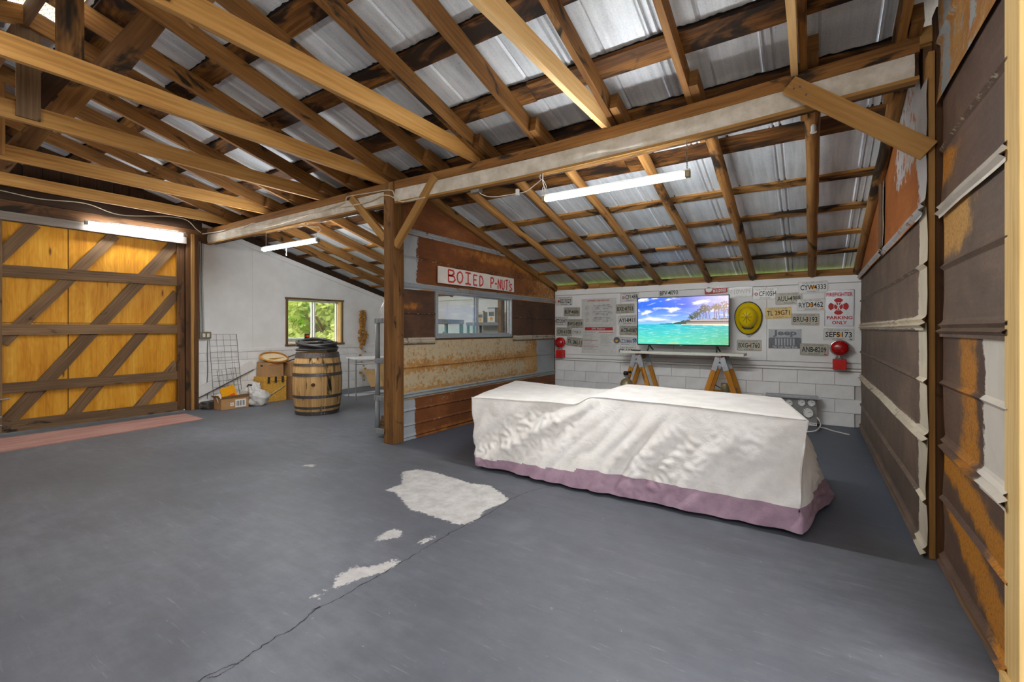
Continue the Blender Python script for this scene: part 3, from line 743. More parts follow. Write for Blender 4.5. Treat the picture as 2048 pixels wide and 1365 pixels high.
wall_sheet(wr, XN, -1, A, B, 1.226, 1.84, M['rust_brown'], lambda y, z: (.35 if z < 1.28 else 0, (.85*up(z, 1.50, 1.64)*up(y, 2.45, 2.85)+.35*up(z, 1.3, 1.23)), .10), [(1.226, 2), (1.54, 1)], ny=16, ridge=.1, pale=.2)
wall_sheet(wr, XN, -1, A, B, 1.84, 2.45, M['plum'], lambda y, z: (.85*up(z, 1.87, 1.84), .8*up(z, 2.16, 2.1)*up(z, 1.90, 2.05)*up(y, 2.75, 3.1)+.25*up(z, 2.16, 2.05), .1), [(1.84, 2), (2.15, 1)], ny=16)
wall_sheet(wr, XN-.01, -1, A, B+.02, 2.43, 3.15, M['rust_gold'], lambda y, z: (.46+.3*nz(y*14, z*.6), .5, .35), [(2.72, 1)], ny=16)
mb = MB(); board(mb, (.42, 3.36, 2.83), (.60, 3.36, 2.84), .06, .09, up=(0, 0, 1)); obj('nailer_block', mb, M['post_light'], wr)
mb = MB(); tube(mb, [(XN-.008, A, .015), (XN-.02, 2.7, .02), (XN-.008, 3.24, .012)], .014, 6); obj('sill_sheet_edge', mb, M['weathered'], wr)
mb = MB(); tube(mb, [(XQ-.01, 3.42, .012), (XQ-.015, 5.2, .014), (XQ-.008, 7.0, .01)], .013, 6); obj('sill_sheet_edge', mb, M['weathered'], wr)
# gable boards above the open bay behind the camera
mb = MB(); 
for k in range(17):
    y0 = -1.75+k*.235
    if y0 > 2.0: break
    board(mb, (.60, y0+.11, 2.65), (.60, y0+.11, rz(y0+.11)+.12), .23, .02, up=(1, 0, 0))
obj('gable_boards', mb, M['gable'], wr, stuff=True)

# --- white back wall: painted blocks below, painted panels above
wb = structure('wall_back')
mb = MB(); box(mb, (-8.0, YB+.03, 0), (.7, YB+.2, 1.93)); obj('backing', mb, M['mortar'], wb)
bl_cache = {}
def block(parent, a, b, z0, z1, wall, pos):
    """one painted concrete block of a wall along X ('y' plane) or along Y ('x' plane)"""
    g = .002; m = MB()
    if wall == 'y': box(m, (a+g, pos-.002, z0+g), (b-g, pos+.06, z1-g))
    else: box(m, (pos-.06, a+g, z0+g), (pos+.002, b-g, z1-g))
    c = m.v; ctr = V3(((c[0][0]+c[6][0])/2, (c[0][1]+c[6][1])/2, (c[0][2]+c[6][2])/2))
    key = (wall, round(b-a, 3), round(z1-z0, 3))
    if key in bl_cache:
        o = bl_cache[key].copy(); COL.objects.link(o); o.parent = parent; o.location = ctr
    else:
        o = obj('block', m, M['block'], parent, origin=ctr, bevel=.0025); bl_cache[key] = o
    return o
HR = .172
for r in range(4):
    x = -7.95+(.2 if r % 2 else 0)
    while x < .5:
        b = min(x+.40, .52)
        if b-x > .08: block(wb, x, b, r*HR, (r+1)*HR, 'y', YB)
        x += .40
# ledge and boards
mb = MB(); box(mb, (-7.95, YB-.016, .695), (.52, YB+.05, .722)); obj('ledge', mb, M['white_wall'], wb, bevel=.003)
mb = MB(); box(mb, (-7.95, YB-.010, .732), (.52, YB+.05, .79)); obj('ledge_board', mb, M['white_wall'], wb, bevel=.004)
cut = [-7.95, -6.2, -3.7, -2.55, -1.72, -.5, .52]
for a, b in zip(cut[:-1], cut[1:]):
    m = MB(); box(m, (a+.002, YB-.004, .796), (b-.002, YB+.05, 1.80)); obj('panel', m, M['white_wall'], wb, bevel=.002)
mb = MB(); box(mb, (-7.95, YB-.012, 1.806), (.52, YB+.05, 1.90)); obj('top_board', mb, M['white_wall'], wb, bevel=.003)
for a, b in ((-7.9, -5.2), (-5.2, -2.9), (-2.9, -1.2), (-1.2, .5)):
    mb = MB(); board(mb, (a, YB+.03, 1.935), (b-.004, YB+.03, 1.94), .09, .085, seg=4, jit=.003); obj('wall_plate', mb, M['pole'], wb)

# --- left wall: blocks, white boarding, window
wl_ = structure('wall_left')
def lz(y): return rz(y)+.03
wy = (4.67, 5.80, .945, 1.77)     # opening
def lpanel(a, b, z0, z1=None):
    n = max(1, int((b-a)/.3)); m = MB(); vs = []
    for i in range(n+1):
        y = a+(b-a)*i/n; zt = lz(y) if z1 is None else z1
        vs += [(XL, y, z0), (XL, y, zt), (XL-.10, y, z0), (XL-.10, y, zt)]
    fs = []
    for i in range(n):
        k = 4*i; fs += [(k, k+4, k+5, k+1), (k+2, k+3, k+7, k+6), (k+1, k+5, k+7, k+3), (k, k+2, k+6, k+4)]
    e = 4*n; fs += [(0, 1, 3, 2), (e, e+2, e+3, e+1)]
    m.add(vs, fs); return obj('panel', m, M['white_wall'], wl_)
lpanel(3.16, 4.05, .90); lpanel(4.052, wy[0], .90); lpanel(wy[0], wy[1], wy[3]); lpanel(wy[0], wy[1], .90, wy[2]); lpanel(wy[1], 7.06, .90)
for r in range(5):
    y = 3.16-(.2 if r % 2 else 0)
    while y < 7.04:
        a, b = max(3.16, y), min(7.04, y+.4)
        if b-a > .08: block(wl_, a, b, r*.178, (r+1)*.178, 'x', XL)
        y += .4
mb = MB(); box(mb, (XL-.2, 3.14, 0), (XL-.03, 7.1, .9)); obj('backing', mb, M['mortar'], wl_)
mb = MB(); box(mb, (XL-.02, 3.18, .845), (XL+.016, 7.03, .905)); obj('ledge_board', mb, M['white_wall'], wl_, bevel=.004)
a, b = V3((XL+.016, 3.17, .22)), V3((XL+.016, 4.05, .62))
mb = MB(); board(mb, a, b, .15, .025, up=(1, 0, 0)); obj('slanted_board', mb, M['white_wall'], wl_)
mb = MB(); board(mb, a+V3((.012, 0, -.085)), b+V3((.012, 0, -.085)), .012, .02, up=(1, 0, 0)); obj('slanted_bar', mb, M['iron'], wl_)
# dark boards filling the gap under the roof sheets
mb = MB()
for k in range(24):
    ya, yb = 3.2+k*.163, 3.2+(k+1)*.163
    mb.add([(XL-.06, ya, rz(ya)-.1), (XL-.06, yb, rz(yb)-.1), (XL-.06, yb, rz(yb)+.20), (XL-.06, ya, rz(ya)+.20)], [(0, 1, 2, 3)])
obj('gable_lining', mb, M['gable'], wl_, solid=.02)
mb = MB(); ys_ = np.linspace(-1.9, 3.3, 27)
for ya, yb in zip(ys_[:-1], ys_[1:]):
    mb.add([(XL-.045, ya, 2.4), (XL-.045, yb, 2.4), (XL-.045, yb, rz(yb)+.20), (XL-.045, ya, rz(ya)+.20)], [(0, 1, 2, 3)])
obj('gable_lining', mb, M['gable'], wl_, solid=.02)
# rake board along the slope
mb = MB(); board(mb, (XL+.02, 3.4, rz(3.4)-.02), (XL+.02, 7.03, rz(7.03)-.02), .03, .08, seg=5); obj('rake_board', mb, M['white_wall'], wl_)
w1 = structure('window_1')
f = MB(); y0, y1, z0, z1 = wy
board(f, (XL+.012, y0-.05, z1+.015), (XL+.012, y1+.05, z1+.018), .03, .035, up=(0, 0, 1), seg=3, jit=.002)
board(f, (XL+.012, y0-.02, z0-.03), (XL+.012, y0-.02, z1+.02), .036, .03, up=(1, 0, 0), seg=3, jit=.002)
board(f, (XL+.012, y1+.014, z0-.0), (XL+.012, y1+.014, z1+.02), .022, .03, up=(1, 0, 0), seg=3, jit=.002)
board(f, (XL+.02, y0-.05, z0-.014), (XL+.02, y1+.05, z0-.006), .055, .024, up=(0, 0, 1), seg=3, jit=.002)
obj('wood_trim', f, M['weathered'], w1)
f = MB(); box(f, (XL-.13, y1-.015, z0), (XL, y1, z1)); box(f, (XL-.13, y0, z0), (XL, y0+.012, z1)); box(f, (XL-.13, y0, z0-.0), (XL, y1, z0+.012)); obj('reveal', f, M['cardboard_pale'], w1)
f = MB(); X = XL-.10
for yy_, ww in ((y0+.02, .022), (5.215, .03), (5.265, .024), (y1-.05, .03)): box(f, (X-.02, yy_-ww/2, z0+.012), (X+.02, yy_+ww/2, z1))
box(f, (X-.02, y0+.01, z0+.012), (X+.02, y1-.02, z0+.034)); box(f, (X-.02, y0+.01, z1-.03), (X+.02, y1-.02, z1))
fo = obj('vinyl_frame', f, M['white_plastic'], w1, bevel=.003)
for a, b in ((y0+.03, 5.20), (5.28, y1-.065)):
    g = MB(); box(g, (X-.003, a, z0+.034), (X+.003, b, z1-.03)); obj('pane', g, M['glass'], w1)
s = MB(); box(s, (X+.006, 5.06, z0+.045), (X+.008, 5.165, z0+.185)); st_ = obj('card_sticker', s, M['ink'], w1)
for k, (dy, cc) in enumerate(((-.016, 'red_ink'), (.016, 'orange'))):
    s = MB(); lathe(s, [(.026, .0012*k), (.026, .0025+.0012*k)], (X+.0085, 5.1125+dy, z0+.145), 20, 'x'); obj('logo_disc', s, M[cc], st_)

# --- big board door in the left wall
door = structure('door_1')
XD = XL+.03
dz0, dz1, dy0, dy1 = .03, 2.50, 1.16, 2.99
for a, b in ((1.15, 1.74), (1.745, 2.96)):
    for c, d in ((dz0, 1.297), (1.302, dz1)):
        m = MB(); board(m, (XD-.012, (a+b)/2, c), (XD-.012, (a+b)/2, d), b-a-.004, .016, up=(1, 0, 0)); obj('plywood_panel', m, M['ply'], door)
m = MB(); box(m, (XD-.05, -1.2, .02), (XD-.024, 3.2, 2.62)); obj('backing', m, M['gable'], door)
m = MB(); board(m, (XD-.012, .0, dz0), (XD-.012, .0, dz1), 2.26, .016, up=(1, 0, 0)); obj('plywood_panel', m, M['ply'], door)
XB1, XB2 = XD+.014, XD+.040
def dboard(name, p, q, w, x, mat, t=.026, seg=4):
    m = MB(); board(m, (x, *p), (x, *q), w, t, up=(1, 0, 0), seg=seg, jit=.0025); return obj(name, m, M[mat], door)
for p, q, w in [((1.12, 2.02), (1.44, 2.50), .125), ((1.165, 1.06), (2.20, 2.50), .125), ((1.21, .12), (2.90, 2.49), .14), ((1.72, .05), (2.93, 1.76), .125), ((2.42, .06), (2.93, .72), .12)]:
    dboard('diagonal_board', p, q, w, XB1, 'weathered')
dboard('rail', (1.165, 1.91), (2.925, 1.935), .135, XB2, 'weathered'); dboard('rail', (1.165, 1.214), (2.925, 1.226), .125, XB2, 'weathered'); dboard('rail', (1.165, .527), (2.925, .535), .125, XB2, 'weathered')
for z in (1.92, 1.22, .53): dboard('rail', (-1.05, z), (1.085, z), .128, XB2, 'weathered')
for p, q in (((1.08, 1.10), (.02, 2.47)), ((1.08, .15), (-.72, 2.47)), ((.60, .06), (-1.05, 2.2))): dboard('diagonal_board', p, q, .125, XB1, 'weathered')
dboard('bottom_rail', (-1.05, .075), (1.07, .075), .14, XB2, 'weathered')
dboard('bottom_rail', (1.15, .075), (3.0, .075), .14, XB2, 'weathered')
dboard('stile', (2.965, .02), (2.965, 2.5), .095, XB2+.004, 'dark_wood'); dboard('stile', (1.135, .02), (1.135, 2.5), .06, XB2+.004, 'weathered')
m = MB(); board(m, (XB2+.02, -1.2, 2.535), (XB2+.02, 3.02, 2.55), .10, .085, up=(1, 0, 0), seg=5); obj('header_board', m, M['grey_wood'], door)
m = MB(); tube(m, [(XD+.07, 1.135, .02), (XD+.07, 1.135, .42)], .013, 8); tube(m, [(XD+.07, 1.10, .40), (XD+.07, 1.22, .405)], .011, 8)
for z in (.1, .2): tube(m, [(XD+.055, 1.10, z), (XD+.08, 1.165, z)], .009, 6)
obj('drop_bolt', m, M['steel'], door)
# jamb boards
for y, w, x, mt in ((3.055, .06, XD+.05, 'dark_wood'), (3.105, .04, XD+.075, 'post_light'), (3.15, .055, XD+.09, 'dark_wood')):
    m = MB(); board(m, (x, y, .0), (x, y, 2.66), w, .05, up=(1, 0, 0), seg=5, jit=.003); obj('jamb_board', m, M[mt], door)
# boards over the door
for z, w, x, mt in ((2.665, .15, XL+.055, 'dark_wood'), (2.815, .14, XL+.05, 'gable')):
    m = MB(); board(m, (x, -1.7, z), (x, 3.25, z), w, .05, up=(1, 0, 0), seg=6, jit=.003); obj('head_board', m, M[mt], wl_)
k = 0; y = -1.75
while y < 3.3:
    m = MB(); board(m, (XL-.02, y+.085, 2.55), (XL-.02, y+.085, rz(y+.085)+.13), .165, .02, up=(1, 0, 0)); obj('gable_board', m, M['gable'], wl_); y += .172
m = MB(); box(m, (XL-.05, -1.75, 0), (XL-.02, 1.0, 2.6)); obj('boarding', m, M['gable'], wl_)
# wall on the far side of the hall (behind the view)
wf = structure('wall_front')
for k in range(36):
    x = -7.95+k*.236
    m = MB(); board(m, (x+.115, -1.74, 0), (x+.115, -1.74, 2.95), .23, .02, up=(0, 1, 0)); obj('wall_board', m, M['weathered'], wf)
# ------------------------------------------------------------------ LED shop lights
def led(label, a, b, hang=None, face='down', end='steel', tm='tube'):
    a, b = V3(a), V3(b); c = (a+b)/2; d = (b-a).normalized()
    t = thing('led_shop_light', label, 'light', c, 'hanging tube lights')
    m = MB(); board(m, a, b, .034, .016, up=(0, 0, 1)); obj('housing', m, M['white_plastic'], t)
    m = MB(); e = d*.035
    tube(m, [a+e-V3((0, 0, .030)), b-e-V3((0, 0, .030))], .021, 12); obj('tube', m, M[tm], t, smooth=True)
    for p, q in ((a, a+e), (b-e, b)):
        m = MB(); board(m, p-V3((0, 0, .026)), q-V3((0, 0, .026)), .046, .046, up=(0, 0, 1)); obj('end_cap', m, M[end], t, bevel=.004)
    return t
def chain(parent, p, q, n=14):
    p, q = V3(p), V3(q); m = MB()
    for k in range(n):
        c = p.lerp(q, (k+.5)/n); L = (q-p).length/n*.7; ax = V3((1, 0, 0)) if k % 2 else V3((0, 1, 0))
        P = [c+V3((0, 0, L*math.cos(t)))+ax*(.005*math.sin(t)) for t in np.linspace(0, 2*PI, 9)[:-1]]
        tube(m, P, .0016, 4, closed=True)
    return obj('chain', m, M['steel'], parent)
LZ = 2.345
t = led('hanging tube light over the covered furniture in the bay', (-1.90, 3.36, LZ), (-.71, 3.36, LZ-.005), end='brass')
chain(t, (-.73, 3.36, LZ), (-.735, 3.36, 2.575))
m = MB(); tube(m, [(-1.86, 3.36, LZ), (-1.885, 3.34, 2.46), (-1.88, 3.33, 2.60)], .004, 6)
tube(m, [(-1.885, 3.345, 2.42), (-1.90, 3.35, 2.37), (-1.87, 3.35, 2.38), (-1.855, 3.35, 2.42), (-1.88, 3.345, 2.47), (-1.92, 3.35, 2.50), (-1.91, 3.35, 2.55)], .003, 6)
obj('hanging_cord', m, M['white_cable'], t)
t = led('hanging tube light near the white wall with the window', (-6.33, 3.36, LZ), (-5.05, 3.36, LZ-.005))
m = MB(); tube(m, [(-6.24, 3.36, LZ), (-6.24, 3.36, 2.57)], .0025, 6); obj('hanging_cord', m, M['white_cable'], t)
m = MB(); tube(m, [(-5.1, 3.36, LZ), (-5.08, 3.36, 2.40), (-5.02, 3.37, 2.44), (-5.06, 3.37, 2.48), (-5.25, 3.36, 2.50), (-5.36, 3.35, 2.58), (-5.3, 3.33, 2.64)], .006, 6); obj('power_cord', m, M['white_cable'], t)
m = MB(); tube(m, [(-5.75, 3.36, LZ-.05), (-5.75, 3.36, 2.20)], .0025, 5); lathe(m, [(.006, 2.185), (.008, 2.195), (.004, 2.21)], (-5.75, 3.36, 0), 8); obj('pull_cord', m, M['white_cable'], t)
t = led('tube light fixed to the head board above the plywood door', (XL+.19, 1.86, 2.61), (XL+.19, 2.98, 2.645), tm='tube_door')
m = MB(); board(m, (XL+.16, 2.1, 2.640), (XL+.16, 2.9, 2.670), .024, .010, up=(0, 0, 1)); obj('bracket', m, M['galv'], t)
# unseen tube lights added behind the view as soft fill for the hall
for k, (a, b) in enumerate((((-1.0, -.45, 2.70), (.2, -.45, 2.70)), ((-3.6, -.45, 2.70), (-2.4, -.45, 2.70)), ((-6.6, -.45, 2.70), (-5.4, -.45, 2.70)))):
    led(['added fill tube at the camera end of the hall, out of view', 'added fill tube mid hall on the far side, out of view', 'added fill tube near the big door, out of view'][k], a, b, tm='tube_fill')
    
# cables along the beam
def cable(name, label, pts, r, mat, cat='cable'):
    m = MB(); P = []
    pts = [V3(p) for p in pts]
    for i in range(len(pts)-1):
        p0, p1, p2, p3 = pts[max(i-1, 0)], pts[i], pts[i+1], pts[min(i+2, len(pts)-1)]
        for k in range(6):
            t = k/6; P.append(.5*((2*p1)+(p2-p0)*t+(2*p0-5*p1+4*p2-p3)*t*t+(3*p1-p0-3*p2+p3)*t**3))
    P.append(pts[-1]); tube(m, P, r, 6)
    return tag(obj(name, m, M[mat], origin=pts[0], smooth=True), label, cat)
Yc = 3.305
cable('cable', 'cream cable sagging over the head boards above the plywood door', [at_x(px, py, XL+.11) for px, py in ((-30, 378), (0, 381), (80, 398), (170, 407), (240, 430), (330, 433), (372, 440), (392, 458), (402, 466))], .006, 'cable')
cable('cable', 'upper cream cable looped from the beam over the front of the post', [at_y(px, py, Yc) for px, py in ((692, 402), (695, 394), (715, 390), (745, 385), (770, 381)) ]+[at_y(px, py, 3.285) for px, py in ((785, 382), (790, 394), (803, 404))]+[at_y(815, 402, Yc), at_y(838, 396, Yc)], .006, 'cable')
cable('cable', 'lower cream cable looped from the beam over the front of the post', [at_y(px, py, Yc) for px, py in ((682, 415), (700, 412), (740, 403), (762, 392))]+[at_y(px, py, 3.285) for px, py in ((777, 391), (788, 396), (800, 403))]+[at_y(820, 402, Yc), at_y(850, 395, Yc)], .006, 'cable')
cable('cable', 'tangle of cream cable stapled along the left part of the beam', [at_y(px, py, 3.312) for px, py in ((445, 461), (480, 458), (505, 447), (530, 449), (560, 442), (600, 432), (640, 424), (672, 412), (690, 405))], .005, 'cable')
cable('cable', 'second cream cable stapled lower along the left part of the beam', [at_y(px, py, 3.312) for px, py in ((470, 463), (510, 460), (545, 452), (590, 440), (625, 427), (660, 420), (684, 408))], .004, 'cable')
cable('cable', 'white cord from the junction box to the bay light', [at_y(957, 378, 3.40), at_y(962, 388, 3.40), at_y(985, 394, 3.42), at_y(1030, 388, 3.42), at_y(1052, 383, 3.40), at_y(1070, 370, 3.38), at_y(1082, 360, 3.36)], .004, 'white_cable')
t = thing('junction_box', 'small grey junction box under the beam beside the bay light cord', 'box', at_y(953, 381, 3.40))
c = at_y(953, 381, 3.40); m = MB(); box(m, c-V3((.05, .03, .025)), c+V3((.05, .03, .025))); obj('box', m, M['steel'], t, bevel=.004)
m = MB(); box(m, c-V3((.052, .034, -.022)), c+V3((.052, .034, .032))); obj('cover_plate', m, M['iron'], t)
c = at_y(1035, 385, 3.42); m = MB(); box(m, c-V3((.014, .014, .028)), c+V3((.014, .014, .028))); tag(obj('cord_plug', m, M['white_plastic'], origin=c, bevel=.004), 'white plug on the cord leading to the bay light', 'plug')
c = at_y(1627, 258, 3.75); m = MB(); lathe(m, [(.016, -.02), (.016, .02), (.01, .03)], c, 10); lathe(m, [(.02, -.026), (.02, -.018)], c, 10); tag(obj('insulator', m, M['white_plastic'], origin=c), 'small white porcelain insulator on a lean-to rafter', 'insulator')

# ------------------------------------------------------------------ canvas-covered furniture
cov = thing('furniture_cover', 'white canvas cover with a mauve hem draped over low furniture in the bay', 'cover', (-1.3, 3.7, 0))
ZL, ZR = .62, .69
FL = at_z(943, 792, ZL); FM = at_z(1212, 806, ZL+.02); FR = at_z(1618, 840, ZR); BR = at_z(1566, 794, ZR); BM = at_z(1164, 762, ZR); BL = at_z(1029, 761, ZL)
BFL, BFR, BBR = at_z(951, 933, .02), at_z(1602, 1074, .02), at_z(1663, 1003, .02); BBR.y += .05
BBL = V3((BL.x+.02, BL.y+.04, .02)); BBRr = V3((BBR.x-.05, BR.y+.02, .02))
front = [(FL, BFL), (FM, BFL.lerp(BFR, .47)), (FR, BFR)]
right = [(FR, BFR), (FR.lerp(BR, .55), BBR), (BR, BBRr)]
back = [(BR, BBRr), (BM, BBRr.lerp(BBL, .6)), (BL, BBL)]
left = [(BL, BBL), (FL.lerp(BL, .5), BFL.lerp(BBL, .5)), (FL, BFL)]
loop = []
def side(tri, n):
    for i in range(n):
        t = i/n; k = 0 if t < .5 else 1; u = (t-.5*k)*2
        loop.append((tri[k][0].lerp(tri[k+1][0], u), tri[k][1].lerp(tri[k+1][1], u)))
side(front, 190); side(right, 60); side(back, 120); side(left, 60)
NL = len(loop); ctr = V3(((FL.x+FR.x)/2, (FM.y+BM.y)/2, 0))
def step(x):                  # the right part of the load stands a little higher
    t = max(0, min(1, (x-(-1.62))/.16)); return t*t*(3-2*t)
def topz(x, y):
    return ZL+(ZR-ZL)*step(x)+.006*nz(x*3, y*3)+.012*nz(x*1.3, y*1.1, 4)
VT, VS = 14, 52
rows = []; vs = []
for j in range(VT+1):
    s = j/VT
    for i, (T, B) in enumerate(loop):
        cx = V3((max(min(T.x, FR.x-.35), FL.x+.3), ctr.y, 0)); p = cx.lerp(T, .02+.98*s)
        z = topz(p.x, p.y)
        edge = max(0, (s-.93)/.07); z -= .012*edge*edge
        vs.append((p.x, p.y, z))
for j in range(1, VS+1):
    t = j/VS
    for i, (T, B) in enumerate(loop):
        z0 = topz(T.x, T.y)-.012
        p = T.lerp(B, t); nrm = V3((T.x-ctr.x, T.y-ctr.y, 0))
        a = i/NL*60
        if i < 190: nrm = V3((0, -1, 0))
        elif i < 250: nrm = V3((1, -.2, 0))
        elif i < 370: nrm = V3((0, 1, 0))
        else: nrm = V3((-1, 0, 0))
        bulge = .03*math.sin(PI*t)*(1 if i < 190 else .4)
        L = i*.0135
        # long folds pulled from the step and from the top edge, fine crumple between them
        f1 = nz(L*2.4+t*1.6, t*.7, 1)*.05*min(1, t*2.2)
        f2 = (abs(nz(L*5.5+t*2.6, t*1.6, 7))-.2)*.085*min(1, t*2.6)*(.4+.6*(.5+.5*nz(L*1.1, t*1.2, 3)))
        f3 = (abs(nz(L*14, t*11, 5))-.2)*.030*max(0, .35+1.5*nz(L*1.5+t*1.4, t*1.4, 9))*min(1, t*4)
        f4 = 0
        if i < 190:
            x = p.x; dd = (x-(-1.50)) + t*.95        # diagonal drag fold from the step down to the left hem
            f4 = .05*math.exp(-(dd/.10)**2)*(1-t*.6)*min(1, t*8)-.035*math.exp(-((dd+.22)/.16)**2)*(1-t*.5)*min(1, t*8)
        q = p+nrm*(bulge*.3+f1+f2+f3+f4)
        zb = .03+.012*nz(L*1.3, 3)
        z = z0+(zb-z0)*t+.002*nz(L*3, t*4)
        vs.append((q.x, q.y, max(.012, z)))
tot = VT+VS
hemrow = lambda i: VT+VS-(4+ (5 if 60 < i < 300 else 3))
body, band = MB(), MB(); bf = []; hf = []
for j in range(tot):
    for i in range(NL):
        i2 = (i+1) % NL; f = (j*NL+i, (j+1)*NL+i, (j+1)*NL+i2, j*NL+i2)
        (hf if j >= VT+VS-(6+(5 if 80 < i < 300 else (i//20 if i <= 80 else 1))) else bf).append(f)
def sub(fs):
    ids = sorted({k for f in fs for k in f}); mp = {k: n for n, k in enumerate(ids)}
    m = MB(); m.add([vs[k] for k in ids], [tuple(mp[k] for k in f) for f in fs]); return m
capm = MB(); bf.append(tuple(range(NL))[::-1][::-1])
obj('canvas', sub(bf), M['canvas'], cov, smooth=True)
obj('hem_band', sub(hf), M['canvas_band'], cov, smooth=True)
# stitched seam along the top front edge
m = MB(); tube(m, [V3((loop[i][0].x, loop[i][0].y, topz(loop[i][0].x, loop[i][0].y)-.008)) for i in range(0, 190, 3)], .004, 6); obj('top_seam', m, M['canvas'], cov, smooth=True)

# ------------------------------------------------------------------ back wall: flat items
dgc = {}
def text(s, o, xd, yd, w, h, mat, parent, name='lettering', bold=0.0, t=.0012, spacing=1.0, slant=0):
    """raised lettering s fitted into a box w x h whose lower left corner is o, along xd / yd"""
    key = (s, bold, spacing, slant)
    if key not in dgc:
        cu = bpy.data.curves.new('t', 'FONT'); cu.body = s; cu.resolution_u = 2; cu.extrude = .01; cu.offset = bold; cu.space_character = spacing; cu.shear = slant; cu.align_x = 'CENTER'
        ob = bpy.data.objects.new('t', cu); COL.objects.link(ob)
        bpy.context.view_layer.update()
        me = bpy.data.meshes.new_from_object(ob)
        v = np.array([q.co[:] for q in me.vertices]); f = [tuple(p.vertices) for p in me.polygons]
        bpy.data.objects.remove(ob); bpy.data.curves.remove(cu); bpy.data.meshes.remove(me)
        dgc[key] = (v, f)
    v, f = dgc[key]; lo, hi = v.min(0), v.max(0); o = V3(o); xd = V3(xd); yd = V3(yd); n = xd.cross(yd)
    vs = [o+xd*((q[0]-lo[0])/(hi[0]-lo[0])*w)+yd*((q[1]-lo[1])/(hi[1]-lo[1])*h)+n*(t*(q[2]-lo[2])/(hi[2]-lo[2])) for q in v]
    m = MB(); m.add(vs, f); return obj(name, m, M[mat], parent)
def rrect(o, xd, yd, w, h, r, z0, z1, n=4):
    """rounded slab centred on o"""
    o, xd, yd = V3(o), V3(xd), V3(yd); nn = xd.cross(yd); P = []
    for cx, cy, a0 in ((w/2-r, h/2-r, 0), (-w/2+r, h/2-r, PI/2), (-w/2+r, -h/2+r, PI), (w/2-r, -h/2+r, 1.5*PI)):
        for k in range(n+1):
            a = a0+PI/2*k/n; P.append((cx+r*math.cos(a), cy+r*math.sin(a)))
    N = len(P); m = MB()
    m.add([o+xd*x+yd*y+nn*z0 for x, y in P]+[o+xd*x+yd*y+nn*z1 for x, y in P],
          [tuple(range(N))[::-1], tuple(range(N, 2*N))]+[(k, (k+1) % N, N+(k+1) % N, N+k) for k in range(N)])
    return m
def flatpoly(o, xd, yd, pts, z0, z1, m=None):
    o, xd, yd = V3(o), V3(xd), V3(yd); nn = xd.cross(yd); N = len(pts); m = m or MB()
    m.add([o+xd*x+yd*y+nn*z0 for x, y in pts]+[o+xd*x+yd*y+nn*z1 for x, y in pts],
          [tuple(range(N))[::-1], tuple(range(N, 2*N))]+[(k, (k+1) % N, N+(k+1) % N, N+k) for k in range(N)])
    return m
def axes(tilt):
    a = math.radians(tilt); return V3((math.cos(a), 0, math.sin(a))), V3((-math.sin(a), 0, math.cos(a)))
YW = YB-.008
